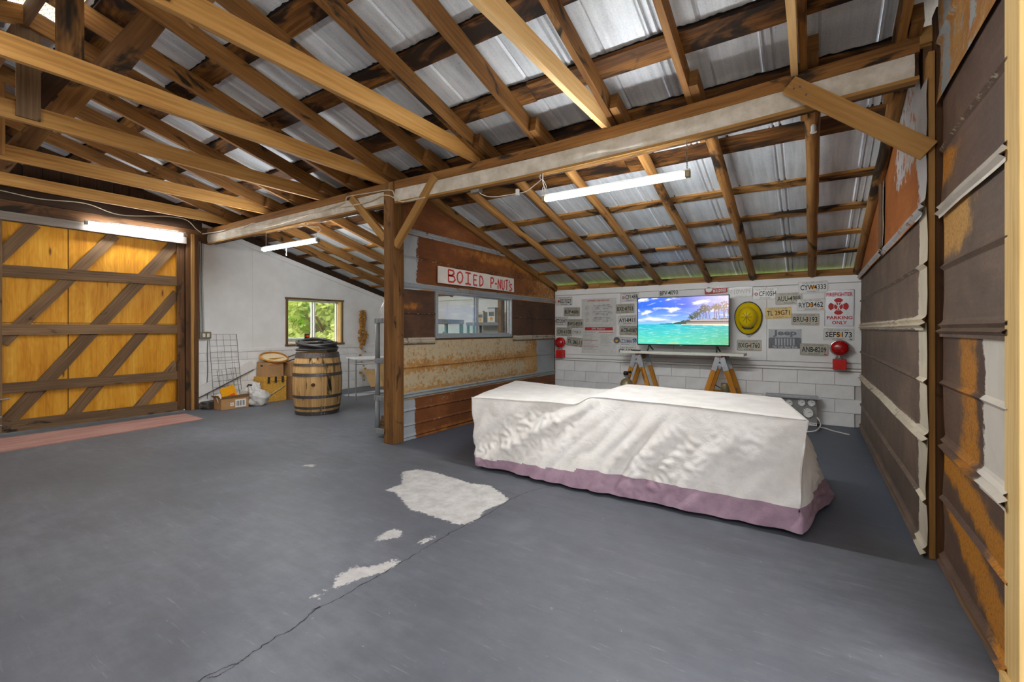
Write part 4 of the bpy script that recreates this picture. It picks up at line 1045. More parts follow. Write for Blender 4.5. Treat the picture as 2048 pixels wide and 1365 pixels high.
def plate(num, label, px, py, tilt=0, base='plate_white', ink='ink', state='GEORGIA', county=None, emblem='peach', dot=None, lift=0.0, w=.305, h=.152, frame_top=False, icons=0):
    c = at_y(px, py, YW-lift); xd, yd = axes(tilt); nn = xd.cross(yd)
    t = thing('licence_plate', label, 'plate', c, 'licence plates on the back wall')
    obj('plate', rrect(c, xd, yd, w, h, .014, 0, .0022), M[base], t)
    rim = MB(); P = []
    for cx, cy, a0 in ((w/2-.016, h/2-.016, 0), (-w/2+.016, h/2-.016, PI/2), (-w/2+.016, -h/2+.016, PI), (w/2-.016, -h/2+.016, 1.5*PI)):
        for k in range(5): a = a0+PI/2*k/4; P.append(c+xd*(cx+.010*math.cos(a))+yd*(cy+.010*math.sin(a))+nn*.002)
    tube(rim, P, .0022, 4, closed=True); obj('raised_rim', rim, M[base], t)
    q = c+nn*.0022
    if state: text(state, q+xd*(-.22*w*1.6)+yd*(h*.30), xd, yd, w*.70, h*.12, 'grey_ink' if ink != 'faint_ink' else ink, t, 'state_name')
    x0 = -.43*w+(.20*w if dot else 0); tw = .86*w-(.20*w if dot else 0)
    text(num, q+xd*x0+yd*(-h*.22), xd, yd, tw, h*.44, ink, t, 'number', bold=.012)
    if county: text(county, q+xd*(-.20*w)+yd*(-h*.42), xd, yd, w*.40, h*.11, ink, t, 'county_name')
    if dot:
        m = MB(); cc = q+xd*(-.34*w)+yd*(-.02*h)
        P = [(.13*h*math.cos(a)*1.1, .13*h*math.sin(a)) for a in np.linspace(0, 2*PI, 17)[:-1]]
        flatpoly(cc, xd, yd, P, 0, .001, m); obj('emblem', m, M['red_ink'], t)
        if dot == 'ring':
            m = flatpoly(cc, xd, yd, [(.5*x, .5*y) for x, y in P], .001, .0016); obj('emblem_centre', m, M[base], t)
    elif emblem:
        cc = q+xd*(.02*w)
        P = [(.19*h*math.cos(a)*1.2, .17*h*math.sin(a)) for a in np.linspace(0, 2*PI, 17)[:-1]]
        if emblem == 'peach': obj('emblem', flatpoly(cc+yd*(-.01*h)-nn*.0018, xd, yd, P, .0018, .0022), M['peach'], t)
        else:
            obj('emblem', flatpoly(cc+yd*(-.04*h)-xd*(.02*w), xd, yd, [(x*.42, y*.46) for x, y in P], -.001, .0004), M['leaf_print'], t)
            obj('emblem', flatpoly(cc+yd*(-.02*h)+xd*(.035*w), xd, yd, [(x*.2, y*.7) for x, y in P], -.001, .0003), M['orange'], t)
    if frame_top: obj('dark_band', rrect(q+yd*(h*.42), xd, yd, w*.96, h*.13, .004, -.001, .0008), M['sign_dark'] if 0 else M['plate_grey'], t)
    if icons:
        for k, (ix, mt) in enumerate(((.40, {1: 'orange', 2: 'red_ink', 3: 'leaf_print', 4: 'blue_print', 5: 'peach'}[icons]),)):
            obj('sticker', rrect(q+xd*(ix*w)+yd*(-.36*h), xd, yd, .09*w, .09*h, .002, 0, .0006), M[mt], t)
    return t
def A(x, y): return (1090+x/9.1, 570+y/9.1)
def B(x, y): return (1420+x/6.4, 540+y/6.4)
plate('ED7027', 'white licence plate reading ED7027 with red emblem, upper left of wall', *A(351, 298), -1, dot='dot', county='EDUCATOR', icons=4)
plate('BUP 4686', 'grey licence plate reading BUP 4686 left of the poster', *A(488, 492), -1, 'plate_grey', emblem='mix', county='WALTON', icons=1)
plate('ED2097', 'white licence plate reading ED2097 with red emblem, lower one', *A(272, 662), -2, dot='dot', county='EDUCATOR')
plate('BWC 8559', 'grey licence plate reading BWC 8559 beside the poster', *A(547, 708), -1, 'plate_grey', emblem='mix', county='WALTON', lift=.004)
plate('CAI 1108', 'pale licence plate reading CAI 1108 above the left red lamp', *A(350, 855), -1, 'plate_grey', emblem='mix', county='WALTON')
plate('CY0413', 'small faded licence plate reading CY0413 beside the poster', *A(573, 862), 0, 'plate_white', 'grey_ink', None, None, None, w=.178, h=.114, lift=.003)
plate('TL 26L11', 'grey tilted licence plate reading TL 26L11 beside the left red lamp', *A(540, 1040), -6, 'plate_grey', emblem='mix', county='WALTON', icons=1)
plate('CF148B', 'licence plate reading CF148B with red ring, top left of television', *A(1543, 222), 2, dot='ring', county='COMMUNITY', icons=2, frame_top=True)
plate('BXE 0703', 'licence plate reading BXE 0703 right of the poster', *A(1457, 435), 1, 'plate_grey', emblem='mix', county='FULTON')
plate('AYI 0411', 'licence plate reading AYI 0411 left of the television', *A(1492, 642), 1, 'plate_white', emblem='mix', county='WALTON')
plate('ACB 0087', 'licence plate reading ACB 0087 left of the television', *A(1525, 830), -1, 'plate_grey', emblem='mix', county='COMMUNITY', icons=1)
t = plate('HAZ20MAT', 'vanity plate with a round dark seal and blue wheelchair symbol', *A(1462, 1025), -1, 'plate_white', 'navy_print', 'EMERGENCY', 'TERRY COUNTY', None, w=.34, h=.14)
c = at_y(*A(1305, 1010), YW-.003); xd, yd = axes(0); P = [(math.cos(a), math.sin(a)) for a in np.linspace(0, 2*PI, 25)[:-1]]
obj('seal', flatpoly(c, xd, yd, [(x*.052, y*.052) for x, y in P], 0, .003), M['sign_dark'], t)
obj('seal_centre', flatpoly(c, xd, yd, [(x*.022, y*.018-.008) for x, y in P], .003, .004), M['peach'], t)
c = at_y(*A(1632, 1014), YW-.003); obj('blue_square', rrect(c, xd, yd, .058, .062, .004, 0, .002), M['blue_print'], t)
m = MB(); tube(m, [c+V3((.016*math.cos(a)-.002, -.003, .016*math.sin(a)-.008)) for a in np.linspace(PI*.75, PI*2.2, 10)], .003, 5); tube(m, [c+V3((-.004, -.003, .02)), c+V3((-.004, -.003, 0)), c+V3((.012, -.003, 0)), c+V3((.02, -.003, -.016))], .003, 5); obj('wheelchair_symbol', m, M['paper'], t)
plate('GF 1030', 'licence plate half hidden behind the left end of the plank', *A(1490, 1207), 0, 'plate_white', emblem='peach')
plate('BFV 4093', 'licence plate reading BFV 4093 above the television', 1337.5, 586, 2, 'plate_white', emblem='mix')
plate('F10WPF', 'faded glossy licence plate right of the red one above television', *B(395, 278), 2, 'plate_white', 'faint_ink', None, 'WALTON', None)
plate('CF105H', 'licence plate reading CF105H with red ring above the helmet', *B(702, 305), 0, dot='ring', county='WALTON')
plate('AUU 4988', 'grey topped licence plate reading AUU 4988', *B(1008, 368), 1, 'plate_grey', emblem='mix', county='WALTON', lift=.002)
plate('CYW4333', 'white licence plate reading CYW4333 at the top right', *B(1318, 222), 1, county='GWINNETT', lift=.004, w=.32)
plate('TL 29G71', 'tan licence plate reading TL 29G71 right of the helmet', *B(872, 552), 2, 'plate_tan', emblem='peach', county='WALTON')
plate('RYD3462', 'white licence plate reading RYD3462 left of the firefighter sign', *B(1290, 447), 1, county='MACON', lift=.006, icons=5)
plate('BRU 3193', 'grey licence plate reading BRU 3193 above the grille sign', *B(1219, 636), -1, 'plate_grey', emblem='mix', county='WALTON', icons=1)
plate('SEF5173', 'white licence plate reading SEF5173 under the firefighter sign', *B(1645, 830), -1, county='GWINNETT', w=.315, icons=3)
plate('BXG 1760', 'grey licence plate reading BXG 1760 under the helmet', *B(500, 968), 0, 'plate_grey', emblem='mix', county='IN GOD WE TRUST', icons=5)
plate('ANB 8209', 'licence plate reading ANB 8209 overlapping the grille sign', *B(1330, 1022), -1, 'plate_grey', emblem='mix', county='WALTON', lift=.008, icons=2)
# red plate
c = at_y(1431.5, 578.5, YW); xd, yd = axes(4)
t = thing('licence_plate', 'red novelty plate with a white shape above the television', 'plate', c, 'licence plates on the back wall')
obj('plate', rrect(c, xd, yd, .30, .13, .012, 0, .003), M['sign_red'], t)
text('GEORGIA', c+xd*(-.035)+yd*.008+xd.cross(yd)*.003, xd, yd, .165, .042, 'plate_white', t, bold=.015)
text('BULLDOGS', c+xd*(-.035)-yd*.048+xd.cross(yd)*.003, xd, yd, .165, .042, 'plate_white', t, bold=.015)
obj('white_patch', flatpoly(c-xd*.092, xd, yd, [(.042*a*(1+.15*math.cos(3*k)), .036*b) for k, (a, b) in enumerate(P)], .003, .004), M['plate_white'], t)
# poster
pa, pb = at_y(*A(668, 1245), YW), at_y(*A(1300, 235), YW); pc = (pa+pb)/2; pw, ph = pb.x-pa.x, pb.z-pa.z
t = thing('poster', 'white fire truck specification poster with a red bar', 'poster', pc)
xd, yd = V3((1, 0, 0)), V3((0, 0, 1))
obj('sheet', rrect(pc, xd, yd, pw, ph, .003, 0, .002), M['plate_white'], t)
def pp(u, v, n=.0022): return pc+xd*((u-.5)*pw)+yd*((v-.5)*ph)-V3((0, n, 0))
text('SUTPHEN CORPORATION', pp(.17, .945), xd, yd, .63*pw, .032*ph, 'red_ink', t, 'title', bold=.02)
obj('red_bar', rrect(pp(.50, .45), xd, yd, .80*pw, .06*ph, .002, 0, .0008), M['red_ink'], t)
text('SP95 Platform', pp(.30, .434, .0032), xd, yd, .38*pw, .034*ph, 'plate_white', t, 'subtitle', bold=.015)
def seg(m, u0, v0, u1, v1, w=.0022):
    a, b = pp(u0, v0), pp(u1, v1); d = (b-a); d.normalize(); s = V3((-d.z, 0, d.x))*w/2
    e = V3((0, -.0006, 0)); m.add([a-s+e, b-s+e, b+s+e, a+s+e], [(0, 1, 2, 3)])
def rect(m, u0, v0, u1, v1, w=.002):
    seg(m, u0, v0, u1, v0, w); seg(m, u1, v0, u1, v1, w); seg(m, u1, v1, u0, v1, w); seg(m, u0, v1, u0, v0, w)
def circ(m, u, v, r):
    pts = [(u+r*math.cos(a), v+r*math.sin(a)*pw/ph) for a in np.linspace(0, 2*PI, 13)]
    for a, b in zip(pts[:-1], pts[1:]): seg(m, *a, *b, .002)
rr = random.Random(3); m = MB()
for vc in (.835, .725, .615):
    rect(m, .13, vc-.03, .20, vc+.03); seg(m, .10, vc, .24, vc); seg(m, .15, vc-.045, .18, vc+.045)
    rect(m, .32, vc-.028, .86, vc+.012); rect(m, .36, vc-.005, .48, vc+.03); rect(m, .50, vc+.012, .80, vc+.036); seg(m, .34, vc+.04, .84, vc+.045)
    for u in (.42, .66, .74): circ(m, u, vc-.03, .022)
    for q in range(26):
        u = rr.uniform(.32, .82); v = vc+rr.uniform(-.03, .04); rect(m, u, v, u+rr.uniform(.01, .06), v+rr.uniform(.004, .02), .0014)
    circ(m, .86, vc+.01, .03)
obj('truck_diagram', m, M['ink'], t, stuff=True)
m = MB()
for q in range(3): seg(m, .08, .535-.018*q, .08+rr.uniform(.5, .8), .535-.018*q, .002)
for col, u0 in ((0, .05), (1, .55)):
    v = .40 if col == 0 else .36
    while v > (.05 if col == 0 else .14):
        if rr.random() > .15: seg(m, u0, v, u0+rr.uniform(.2, .38), v, .0026)
        v -= .017
obj('small_print', m, M['grey_ink'], t, stuff=True)
m = MB()
for u, v in ((.5, .385), (.05, .24), (.05, .13)): seg(m, u, v, u+.42, v, .006)
obj('red_rule', m, M['red_ink'], t)
# grey grille sign
c = at_y(*B(956, 884), YW); xd, yd = axes(0); gw, gh = .375, .255
t = thing('metal_sign', 'grey vehicle grille sign with seven slots below the tan plate', 'sign', c)
obj('panel', rrect(c, xd, yd, gw, gh, .004, 0, .003), M['sign_grey'], t)
def g(u, v): return c+xd*((u-.5)*gw)+yd*((v-.5)*gh)-V3((0, .003, 0))
text('Jeep', g(.14, .60), xd, yd, .72*gw, .36*gh, 'sign_dark', t, 'lettering', bold=.035)
P = [(-.5*gw, -.5*gh), (.5*gw, -.5*gh), (.5*gw, -.02*gh), (.48*gw, .04*gh), (.42*gw, .065*gh), (-.42*gw, .065*gh), (-.48*gw, .04*gh), (-.5*gw, -.02*gh)]
obj('grille', flatpoly(c-V3((0, .003, 0)), xd, yd, P, 0, .001), M['sign_dark'], t)
for k in range(7):
    o = rrect(g(.23+.09*k, .335)-V3((0, .001, 0)), xd, yd, .052*gw, .37*gh, .005, 0, .001); obj('grille_slot', o, M['sign_grey'], t)
text('The Trail Never Ends', g(.12, .03)-V3((0, .001, 0)), xd, yd, .76*gw, .10*gh, 'plate_white', t, 'slogan', bold=.01)
m = MB()
for u in (.02, .98):
    for v in (.03, .97): lathe(m, [(.005, 0), (.004, -.003)], g(u, v)+V3((0, 0, 0)), 8, 'y')
obj('rivets', m, M['iron'], t, stuff=True)
# firefighter sign
c = at_y(*B(1655, 490), YW); xd, yd = axes(-.5); fw, fh = .305, .46
t = thing('metal_sign', 'silver tread plate sign reading FIREFIGHTER PARKING ONLY in red', 'sign', c)
obj('panel', rrect(c, xd, yd, fw, fh, .012, 0, .003), M['silver'], t)
m = MB()
P = [(-fw/2+.004, -fh/2+.004), (fw/2-.004, -fh/2+.004), (fw/2-.004, fh/2-.004), (-fw/2+.004, fh/2-.004)]
tube(m, [c+xd*x+yd*y-V3((0, .003, 0)) for x, y in P], .003, 4, closed=True); obj('edge', m, M['iron'], t)
def h(u, v, n=.0032): return c+xd*((u-.5)*fw)+yd*((v-.5)*fh)-V3((0, n, 0))
m = MB()
for r in range(15):
    for q in range(10):
        a = PI/4 if (r+q) % 2 else -PI/4; p = h(.06+q*.098, .05+r*.064); dx = xd*math.cos(a)+yd*math.sin(a); dy = xd*-math.sin(a)+yd*math.cos(a)
        m.add([p+dx*.012, p+dy*.0035, p-dx*.012, p-dy*.0035, p-V3((0, .0022, 0))], [(0, 1, 4), (1, 2, 4), (2, 3, 4), (3, 0, 4)])
obj('tread_pattern', m, M['silver'], t, stuff=True)
text('FIREFIGHTER', h(.06, .82, .005), xd, yd, .88*fw, .105*fh, 'red_ink', t, bold=.03)
text('PARKING', h(.08, .19, .005), xd, yd, .86*fw, .095*fh, 'red_ink', t, bold=.03)
text('ONLY', h(.26, .055, .005), xd, yd, .50*fw, .095*fh, 'red_ink', t, bold=.03)
m = MB(); R = .098; cc = h(.47, .545, .005)
for k in range(4):
    a = k*PI/2
    pts = []
    for (r_, da) in ((.30, -.30), (.95, -.55), (1.05, -.25), (1.08, 0), (1.05, .25), (.95, .55), (.30, .30)):
        pts.append((R*r_*math.cos(a+da), R*r_*math.sin(a+da)))
    flatpoly(cc, xd, yd, pts, 0, .002, m)
obj('fire_cross', m, M['red_ink'], t)
P = [(math.cos(a), math.sin(a)) for a in np.linspace(0, 2*PI, 25)[:-1]]
obj('cross_ring', flatpoly(cc, xd, yd, [(.050*x, .050*y) for x, y in P], .002, .003), M['silver'], t)
obj('cross_disc', flatpoly(cc, xd, yd, [(.046*x, .046*y) for x, y in P], .003, .004), M['red_ink'], t)
m = MB()
for a in (PI/2, PI/2+.75, PI/2-.75, -PI/2+.35, -PI/2-.35):
    dx = xd*math.cos(a)+yd*math.sin(a); dy = xd*-math.sin(a)+yd*math.cos(a); p = cc-V3((0, .0045, 0))
    m.add([p-dy*.006, p+dx*.050-dy*.004, p+dx*.050+dy*.004, p+dy*.006], [(0, 1, 2, 3)])
obj('tools_emblem', m, M['silver'], t)
# helmet hung on the wall
c = at_y(*B(490, 600), YB-.02)
t = thing('fire_helmet', 'yellow fire helmet hung on the white wall right of television', 'helmet', c)
m = MB(); N = 40; rings = []
def hb(a):       # brim outline: wide and long towards the bottom
    s = math.sin(a); return (.165*math.cos(a), .20*s if s > 0 else .245*s)
vs = []
prof = [(1.0, .012), (.93, .030), (.80, .045), (.70, .058)]
for k, d in prof:
    for i in range(N): a = 2*PI*i/N; x, z = hb(a); vs.append(c+V3((x*k, -d, z*k)))
for k, d in ((.98, .07), (.96, .11), (.86, .155), (.66, .185), (.36, .203), (.04, .21)):
    for i in range(N): a = 2*PI*i/N; vs.append(c+V3((.118*math.cos(a)*k, -d, .145*math.sin(a)*k-.012)))
K = len(prof)+6
fs = [(r*N+i, r*N+(i+1) % N, (r+1)*N+(i+1) % N, (r+1)*N+i) for r in range(K-1) for i in range(N)]+[tuple((K-1)*N+i for i in range(N))]
m.add(vs, fs); obj('shell', m, M['helmet'], t, smooth=True, solid=.003)
m = MB(); tube(m, [c+V3((hb(a)[0], -.013, hb(a)[1])) for a in np.linspace(0, 2*PI, N+1)[:-1]], .009, 6, closed=True); obj('rim', m, M['helmet_trim'], t, smooth=True)
for a in np.linspace(0, PI, 5)[:-1]:
    m = MB(); pts = []
    for s in np.linspace(-1, 1, 17):
        ph_ = s*PI/2; rr_ = math.sin(ph_); dd = .07+.145*math.cos(ph_)
        pts.append(c+V3((.116*rr_*math.cos(a), -dd, .143*rr_*math.sin(a)-.012)))
    tube(m, pts, .004, 5); obj('crown_ridge', m, M['helmet_seam'], t, smooth=True)
m = MB(); tube(m, [c+V3((-.07, -.06, -.14)), c+V3((-.04, -.075, -.165)), c+V3((.04, -.075, -.165)), c+V3((.07, -.06, -.14))], .009, 6); obj('strap', m, M['helmet_trim'], t)
m = MB(); tube(m, [c+V3((-.06, -.01, -.22)), c+V3((0, -.02, -.275)), c+V3((.06, -.01, -.22))], .006, 6); obj('chin_strap', m, M['white_plastic'], t)
m = MB(); lathe(m, [(.012, 0), (.012, -.02), (.006, -.03)], c+V3((0, -.0, .205)), 10, 'y'); obj('hook', m, M['steel'], t)
# red warning lamps
def lamp(label, px, py, ang, r):
    c = at_y(px, py, YB-.10)
    t = thing('warning_lamp', label, 'lamp', c, 'red warning lamps')
    m = MB(); lathe(m, [(r*.98, -.028), (r*.98, -.02), (r*.92, -.045), (r*.7, -.062), (r*.4, -.072), (r*.1, -.075)], c, 28, 'y'); lathe(m, [(r*.98, .028), (r*.92, .045), (r*.7, .062), (r*.1, .075)], c, 28, 'y')
    lo_ = obj('lens', m, M['lens'], t, smooth=True); 
    m = MB(); lathe(m, [(r*.96, -.03), (r*1.06, -.028), (r*1.08, 0), (r*1.06, .028), (r*.96, .03)], c, 32, 'y'); obj('lens_ring', m, M['red_box'] if ang == 0 else M['chrome'], t, smooth=True)
    m = MB(); lathe(m, [(.045, -r*1.05-.05), (.05, -r*1.05-.03), (.03, -r*1.0)], c, 16); obj('swivel', m, M['chrome'], t)
    m = MB(); w_ = r*.72; box(m, (c.x-w_, c.y-.05, c.z-r-.05-.125), (c.x+w_, c.y+.08, c.z-r-.045)); obj('battery_box', m, M['red_box'], t, bevel=.006)
    m = MB(); lathe(m, [(.012, 0), (.012, .02)], c+V3((r*1.06, -.01, -.02)), 10, 'x'); obj('side_bolt', m, M['chrome'], t)
    return t
lamp('red warning lamp on the wall at right beside the rusty panel', *B(1658, 1000), 1, .095)
lamp('red warning lamp at left under the licence plates', *A(275, 1050), 0, .082)

# ------------------------------------------------------------------ television, plank, trestles
ty = 6.78; tl, tr_ = at_y(1275, 596.5, ty), at_y(1458.8, 690, ty); x0, x1 = tl.x, tr_.x; z1 = 1.692; z0 = .985
t = thing('television', 'flat television showing a tropical beach on the plank', 'television', ((x0+x1)/2, ty, .905))
m = MB(); box(m, (x0, ty+.004, z0), (x1, ty+.045, z1)); obj('body', m, M['black'], t, bevel=.004)
m = MB(); 
for a, b in (((x0, z0), (x1, z0+.018)), ((x0, z1-.010), (x1, z1)), ((x0, z0), (x0+.010, z1)), ((x1-.010, z0), (x1, z1))): box(m, (a[0], ty-.004, a[1]), (b[0], ty+.005, b[1]))
obj('bezel', m, M['black'], t)
m = MB(); box(m, ((x0+x1)/2-.015, ty-.006, z0-.006), ((x0+x1)/2+.015, ty+.0, z0+.006)); obj('badge', m, M['chrome'], t)
NX, NZ = 260, 146; vs = []; cols = []
def lerp3(a, b, k): return tuple(a[i]+(b[i]-a[i])*k for i in range(3))
fr_ = lambda u, v, s=1, z=0: .5+.5*mnoise.fractal(V3((u*s, v*s, z)), 1.0, 2.0, 5)
hz = .43
rr = random.Random(11); palms = []
for k in range(15):
    pu = .60+.028*k+rr.uniform(-.01, .01); palms.append((pu, hz+.02, hz+.10+.26*min(1, (pu-.57)/.22)*rr.uniform(.75, 1.15), rr.uniform(-.03, .02)))
for j in range(NZ+1):
    v = j/NZ
    for i in range(NX+1):
        u = i/NX
        shore = hz+.004-.05*max(0, u-.5)
        if v > hz-.0:
            k = (v-hz)/(1-hz); sky_ = lerp3(C(150, 200, 250), C(48, 110, 236), min(1, k*1.5)); sky_ = lerp3(sky_, C(150, 130, 245), max(0, min(1, (u-.25)*1.6))*k*.8); sky_ = lerp3(sky_, C(250, 236, 252), max(0, min(1, (u-.55)*1.8))*min(1, k*1.3)*.8)
            c1_ = fr_(u*2.2, v*9, 1.4, 1); cl = max(0, min(1, (c1_-.52)*4))*max(0, 1-abs(k-.22)*2.6)
            c2_ = fr_(u*3.2+v*2, v*7-u*2, 1.6, 4); cl = max(cl, max(0, min(1, (c2_-.56)*5))*(.9 if k > .35 else .3))
            col = lerp3(sky_, C(252, 250, 255), cl)
            tl_ = hz+.012+max(0, u-.28)*.06+max(0, min(1, (u-.42)/.15))*.06+.025*(fr_(u*24, 1, 1, 2)-.5)*2*min(1, max(0, u-.3)*6)
            if u > .26 and v < tl_: col = lerp3(C(44, 80, 52), C(126, 108, 96), max(0, min(1, (u-.45)*3)))
            for (pu, b0, tp, ln) in palms:
                tt = (v-b0)/(tp-b0) if tp > b0 else 0
                cx = pu+ln*tt
                if 0 < tt < 1 and abs(u-cx) < .0035: col = lerp3(C(92, 72, 58), C(170, 140, 128), max(0, (u-.6)*2))
                dx, dz = (u-cx)*1.78, v-tp
                rad = math.hypot(dx, dz*1.15); an = math.atan2(dz, dx)
                if rad < .085*(.55+.45*abs(math.cos(an*3.5+pu*40)))*(1.1 if dz < 0 else .9) and fr_(u*60, v*60, 1, pu*9) > .40:
                    col = lerp3(C(72, 82, 48), C(196, 160, 140), max(0, min(1, (u-.62)*2.2)))
            if u > .60 and abs(v-(hz+.075)) < .010+.012*fr_(u*6, 3): col = lerp3(col, C(255, 240, 240), .45)
            if u > .56 and v < hz+.028+.01*fr_(u*8, 4): col = lerp3(col, C(196, 176, 172), .7)
        else:
            d = (hz-v)/hz; n1 = fr_(u*3, v*14, 2, 6); col = lerp3(C(20, 190, 214), C(88, 220, 190), min(1, d*1.2)); col = lerp3(col, C(170, 214, 160), max(0, n1-.55)*2.6*d)
            col = lerp3(col, C(112, 176, 110), max(0, u-.45)*1.3*(.4+.6*d)); col = lerp3(col, C(200, 250, 246), max(0, min(1, (fr_(u*7, v*46, 1.4, 8)-.60)*5))*.5)
            if u > .5 and v > hz-.012-.06*(u-.5): col = C(248, 232, 206)
        vs.append((x0+.010+(x1-x0-.020)*u, ty-.001, z0+.018+(z1-z0-.028)*v)); cols.append((*col, 1))
m = MB(); m.add(vs, [(j*(NX+1)+i, j*(NX+1)+i+1, (j+1)*(NX+1)+i+1, (j+1)*(NX+1)+i) for j in range(NZ) for i in range(NX)], None, cols)
sm = Mat('television_screen'); at_ = sm.n('ShaderNodeAttribute', attribute_name='mask'); sm.put(sm.b.inputs['Base Color'], (0.01, .01, .01)); sm.t.links.new(at_.outputs['Color'], sm.b.inputs['Emission Color']); sm.b.inputs['Emission Strength'].default_value = 1.15; sm.b.inputs['Roughness'].default_value = .3
obj('screen', m, sm.m, t)
for fx in (x0+.17, x1-.16):
    m = MB(); tube(m, [(fx, ty+.02, z0+.01), (fx+.012, ty-.06, .945), (fx+.02, ty-.13, .912)], .010, 6); tube(m, [(fx, ty+.02, z0+.01), (fx+.012, ty+.08, .945), (fx+.02, ty+.15, .912)], .010, 6); obj('foot', m, M['black'], t)
m = MB(); board(m, (-2.375, 6.70, .884), (-.722, 6.70, .884), .34, .032, up=(0, 0, 1)); tag(obj('plank', m, M['plank'], origin=(-1.55, 6.70, .868), bevel=.003), 'white painted plank shelf under the television resting on two trestles', 'shelf')
m = MB(); box(m, (-2.23, 6.62, .902), (-2.10, 6.66, .918)); tag(obj('remote_control', m, M['black'], origin=(-2.16, 6.64, .902), bevel=.003), 'small black remote lying left of the television on the plank', 'remote')
def trestle(label, cx):
    t = thing('trestle', label, 'trestle', (cx, 6.68, 0), 'trestles under the plank')
    m = MB(); board(m, (cx, 6.48, .825), (cx, 6.92, .825), .036, .085, up=(0, 0, 1)); obj('top_rail', m, M['weathered'], t)
    for y in (6.50, 6.88):
        for s in (-1, 1):
            p, q = V3((cx+s*.018, y, .865)), V3((cx+s*.285, y, 0.01)); k = (.865-.66)/(.865-.01)
            m = MB(); board(m, p.lerp(q, .12), q, .062, .034, up=(0, 1, 0)); obj('leg', m, M['trestle'], t, bevel=.003)
            e0, e1 = p.lerp(q, .02), p.lerp(q, .22)
            m = MB(); board(m, e0, e1, .068, .042, up=(0, 1, 0)); obj('bracket', m, M['galv'], t, bevel=.002)
        m = MB(); board(m, (cx-.05, y-.018, .755), (cx+.05, y-.018, .755), .004, .03, up=(0, 0, 1)); obj('bracket_bar', m, M['galv'], t)
        m = MB(); board(m, (cx-.16, y, .35), (cx+.16, y, .35), .02, .05, up=(0, 0, 1)); obj('spreader', m, M['trestle'], t)
trestle('wooden trestle with grey brackets under the left end of the plank', -2.11)
trestle('wooden trestle with grey brackets under the right end of the plank', -1.0)
# gas bottle behind the cover, left trestle
c = at_y(1253, 765, 6.36); c.z = 0
t = thing('gas_bottle', 'small round gas bottle with black valve knob behind the cover', 'bottle', c)
zt = at_y(1255, 757, 6.45).z
m = MB(); lathe(m, [(.07, 0.0), (.085, .02), (.085, zt-.06), (.07, zt-.02), (.04, zt), (.022, zt+.01)], c, 20); obj('body', m, M['brass'], t, smooth=True)
m = MB(); lathe(m, [(.018, zt), (.018, zt+.05)], c, 12); box(m, (c.x-.03, c.y-.02, zt+.03), (c.x+.03, c.y+.02, zt+.055)); obj('valve', m, M['steel'], t)
m = MB(); lathe(m, [(.030, zt+.055), (.036, zt+.065), (.036, zt+.10), (.026, zt+.11)], c+V3((-.005, -.01, 0)), 14); lathe(m, [(.02, 0), (.02, .03)], c+V3((.035, 0, zt+.1)), 10, 'x'); obj('knob', m, M['black'], t, smooth=True)
# hydrant-like valve under right trestle
c = at_y(1450, 780, 6.72); c.z = 0; zt = at_y(1450, 767, 6.72).z
t = thing('pipe_valve', 'old brass hose valve standing under the right trestle', 'valve', c)
m = MB(); lathe(m, [(.06, 0), (.06, .03), (.035, .06), (.035, zt-.14), (.055, zt-.10), (.055, zt-.02), (.05, zt)], c, 16); obj('body', m, M['brass'], t, smooth=True)
m = MB(); lathe(m, [(.03, .05), (.03, .12), (.04, .12), (.04, .15)], c+V3((0, 0, zt-.09)), 14, 'x'); obj('outlet', m, M['brass'], t, smooth=True)
m = MB(); tube(m, [c+V3((-.05, -.02, zt-.07)), c+V3((-.11, -.03, zt-.03)), c+V3((-.13, -.03, zt-.045))], .008, 6); obj('lever', m, M['iron'], t)
# gauge panel leaning against the wall
ga = at_y(1535, 797, 6.86); gb = at_y(1634, 858, 6.86); gx0, gx1 = ga.x, gb.x; gz1 = at_y(1633, 799, 6.86).z
t = thing('gauge_panel', 'grey steel panel with round pressure gauges leaning on the block wall', 'gauge panel', ((gx0+gx1)/2, 6.88, 0))
m = MB(); box(m, (gx0, 6.86, .0), (gx1, 6.90, gz1)); obj('panel', m, M['steel'], t, bevel=.003)
m = MB(); box(m, (gx0-.02, 6.79, gz1), (gx1+.012, 6.93, gz1+.035)); obj('top_lip', m, M['galv'], t, bevel=.003)
for px, py, r in ((1603, 805.6, .047), (1622.5, 806.2, .047), (1616, 826, .062), (1578, 806, .047), (1585, 828, .062)):
    c = at_y(px, py, 6.852)
    m = MB(); lathe(m, [(r, .01), (r, -.018), (r*.9, -.024), (r*.86, -.016)], c, 24, 'y', cap=False); go = obj('gauge', m, M['chrome'], t, smooth=True)
    m = MB(); lathe(m, [(r*.88, -.010), (r*.88, -.014)], c, 24, 'y'); obj('dial', m, M['paper'], go)
    m = MB()
    for a in np.linspace(-.8, PI+.8, 9):
        d = V3((math.cos(a), 0, math.sin(a))); board(m, c+d*r*.62-V3((0, .0145, 0)), c+d*r*.8-V3((0, .0145, 0)), .004, .001, up=(0, 1, 0))
    board(m, c-V3((0, .0155, 0)), c+V3((r*.5, -.0155, r*.25)), .005, .001, up=(0, 1, 0)); obj('pointer', m, M['ink'], go)
c = at_y(1626, 849, 6.857); m = MB(); box(m, c-V3((.04, .003, .018)), c+V3((.04, .002, .018))); lo_ = obj('outlet_plate', m, M['paper'], t)
m = MB()
for dx in (-.02, 0, .022): lathe(m, [(.006, 0), (.006, -.002)], c+V3((dx, -.003, .002)), 8, 'y')
obj('socket', m, M['ink'], lo_)
L = [at_z(1616, 863, .02), at_z(1632, 862, .03), at_y(1641, 852, 6.8), at_y(1639, 842, 6.82), at_y(1634, 836, 6.85)]
cable('power_cord', 'white power cord looped beside the gauge panel', [at_z(1612, 864, .01)]+L[1:], .008, 'white_cable', 'cord')
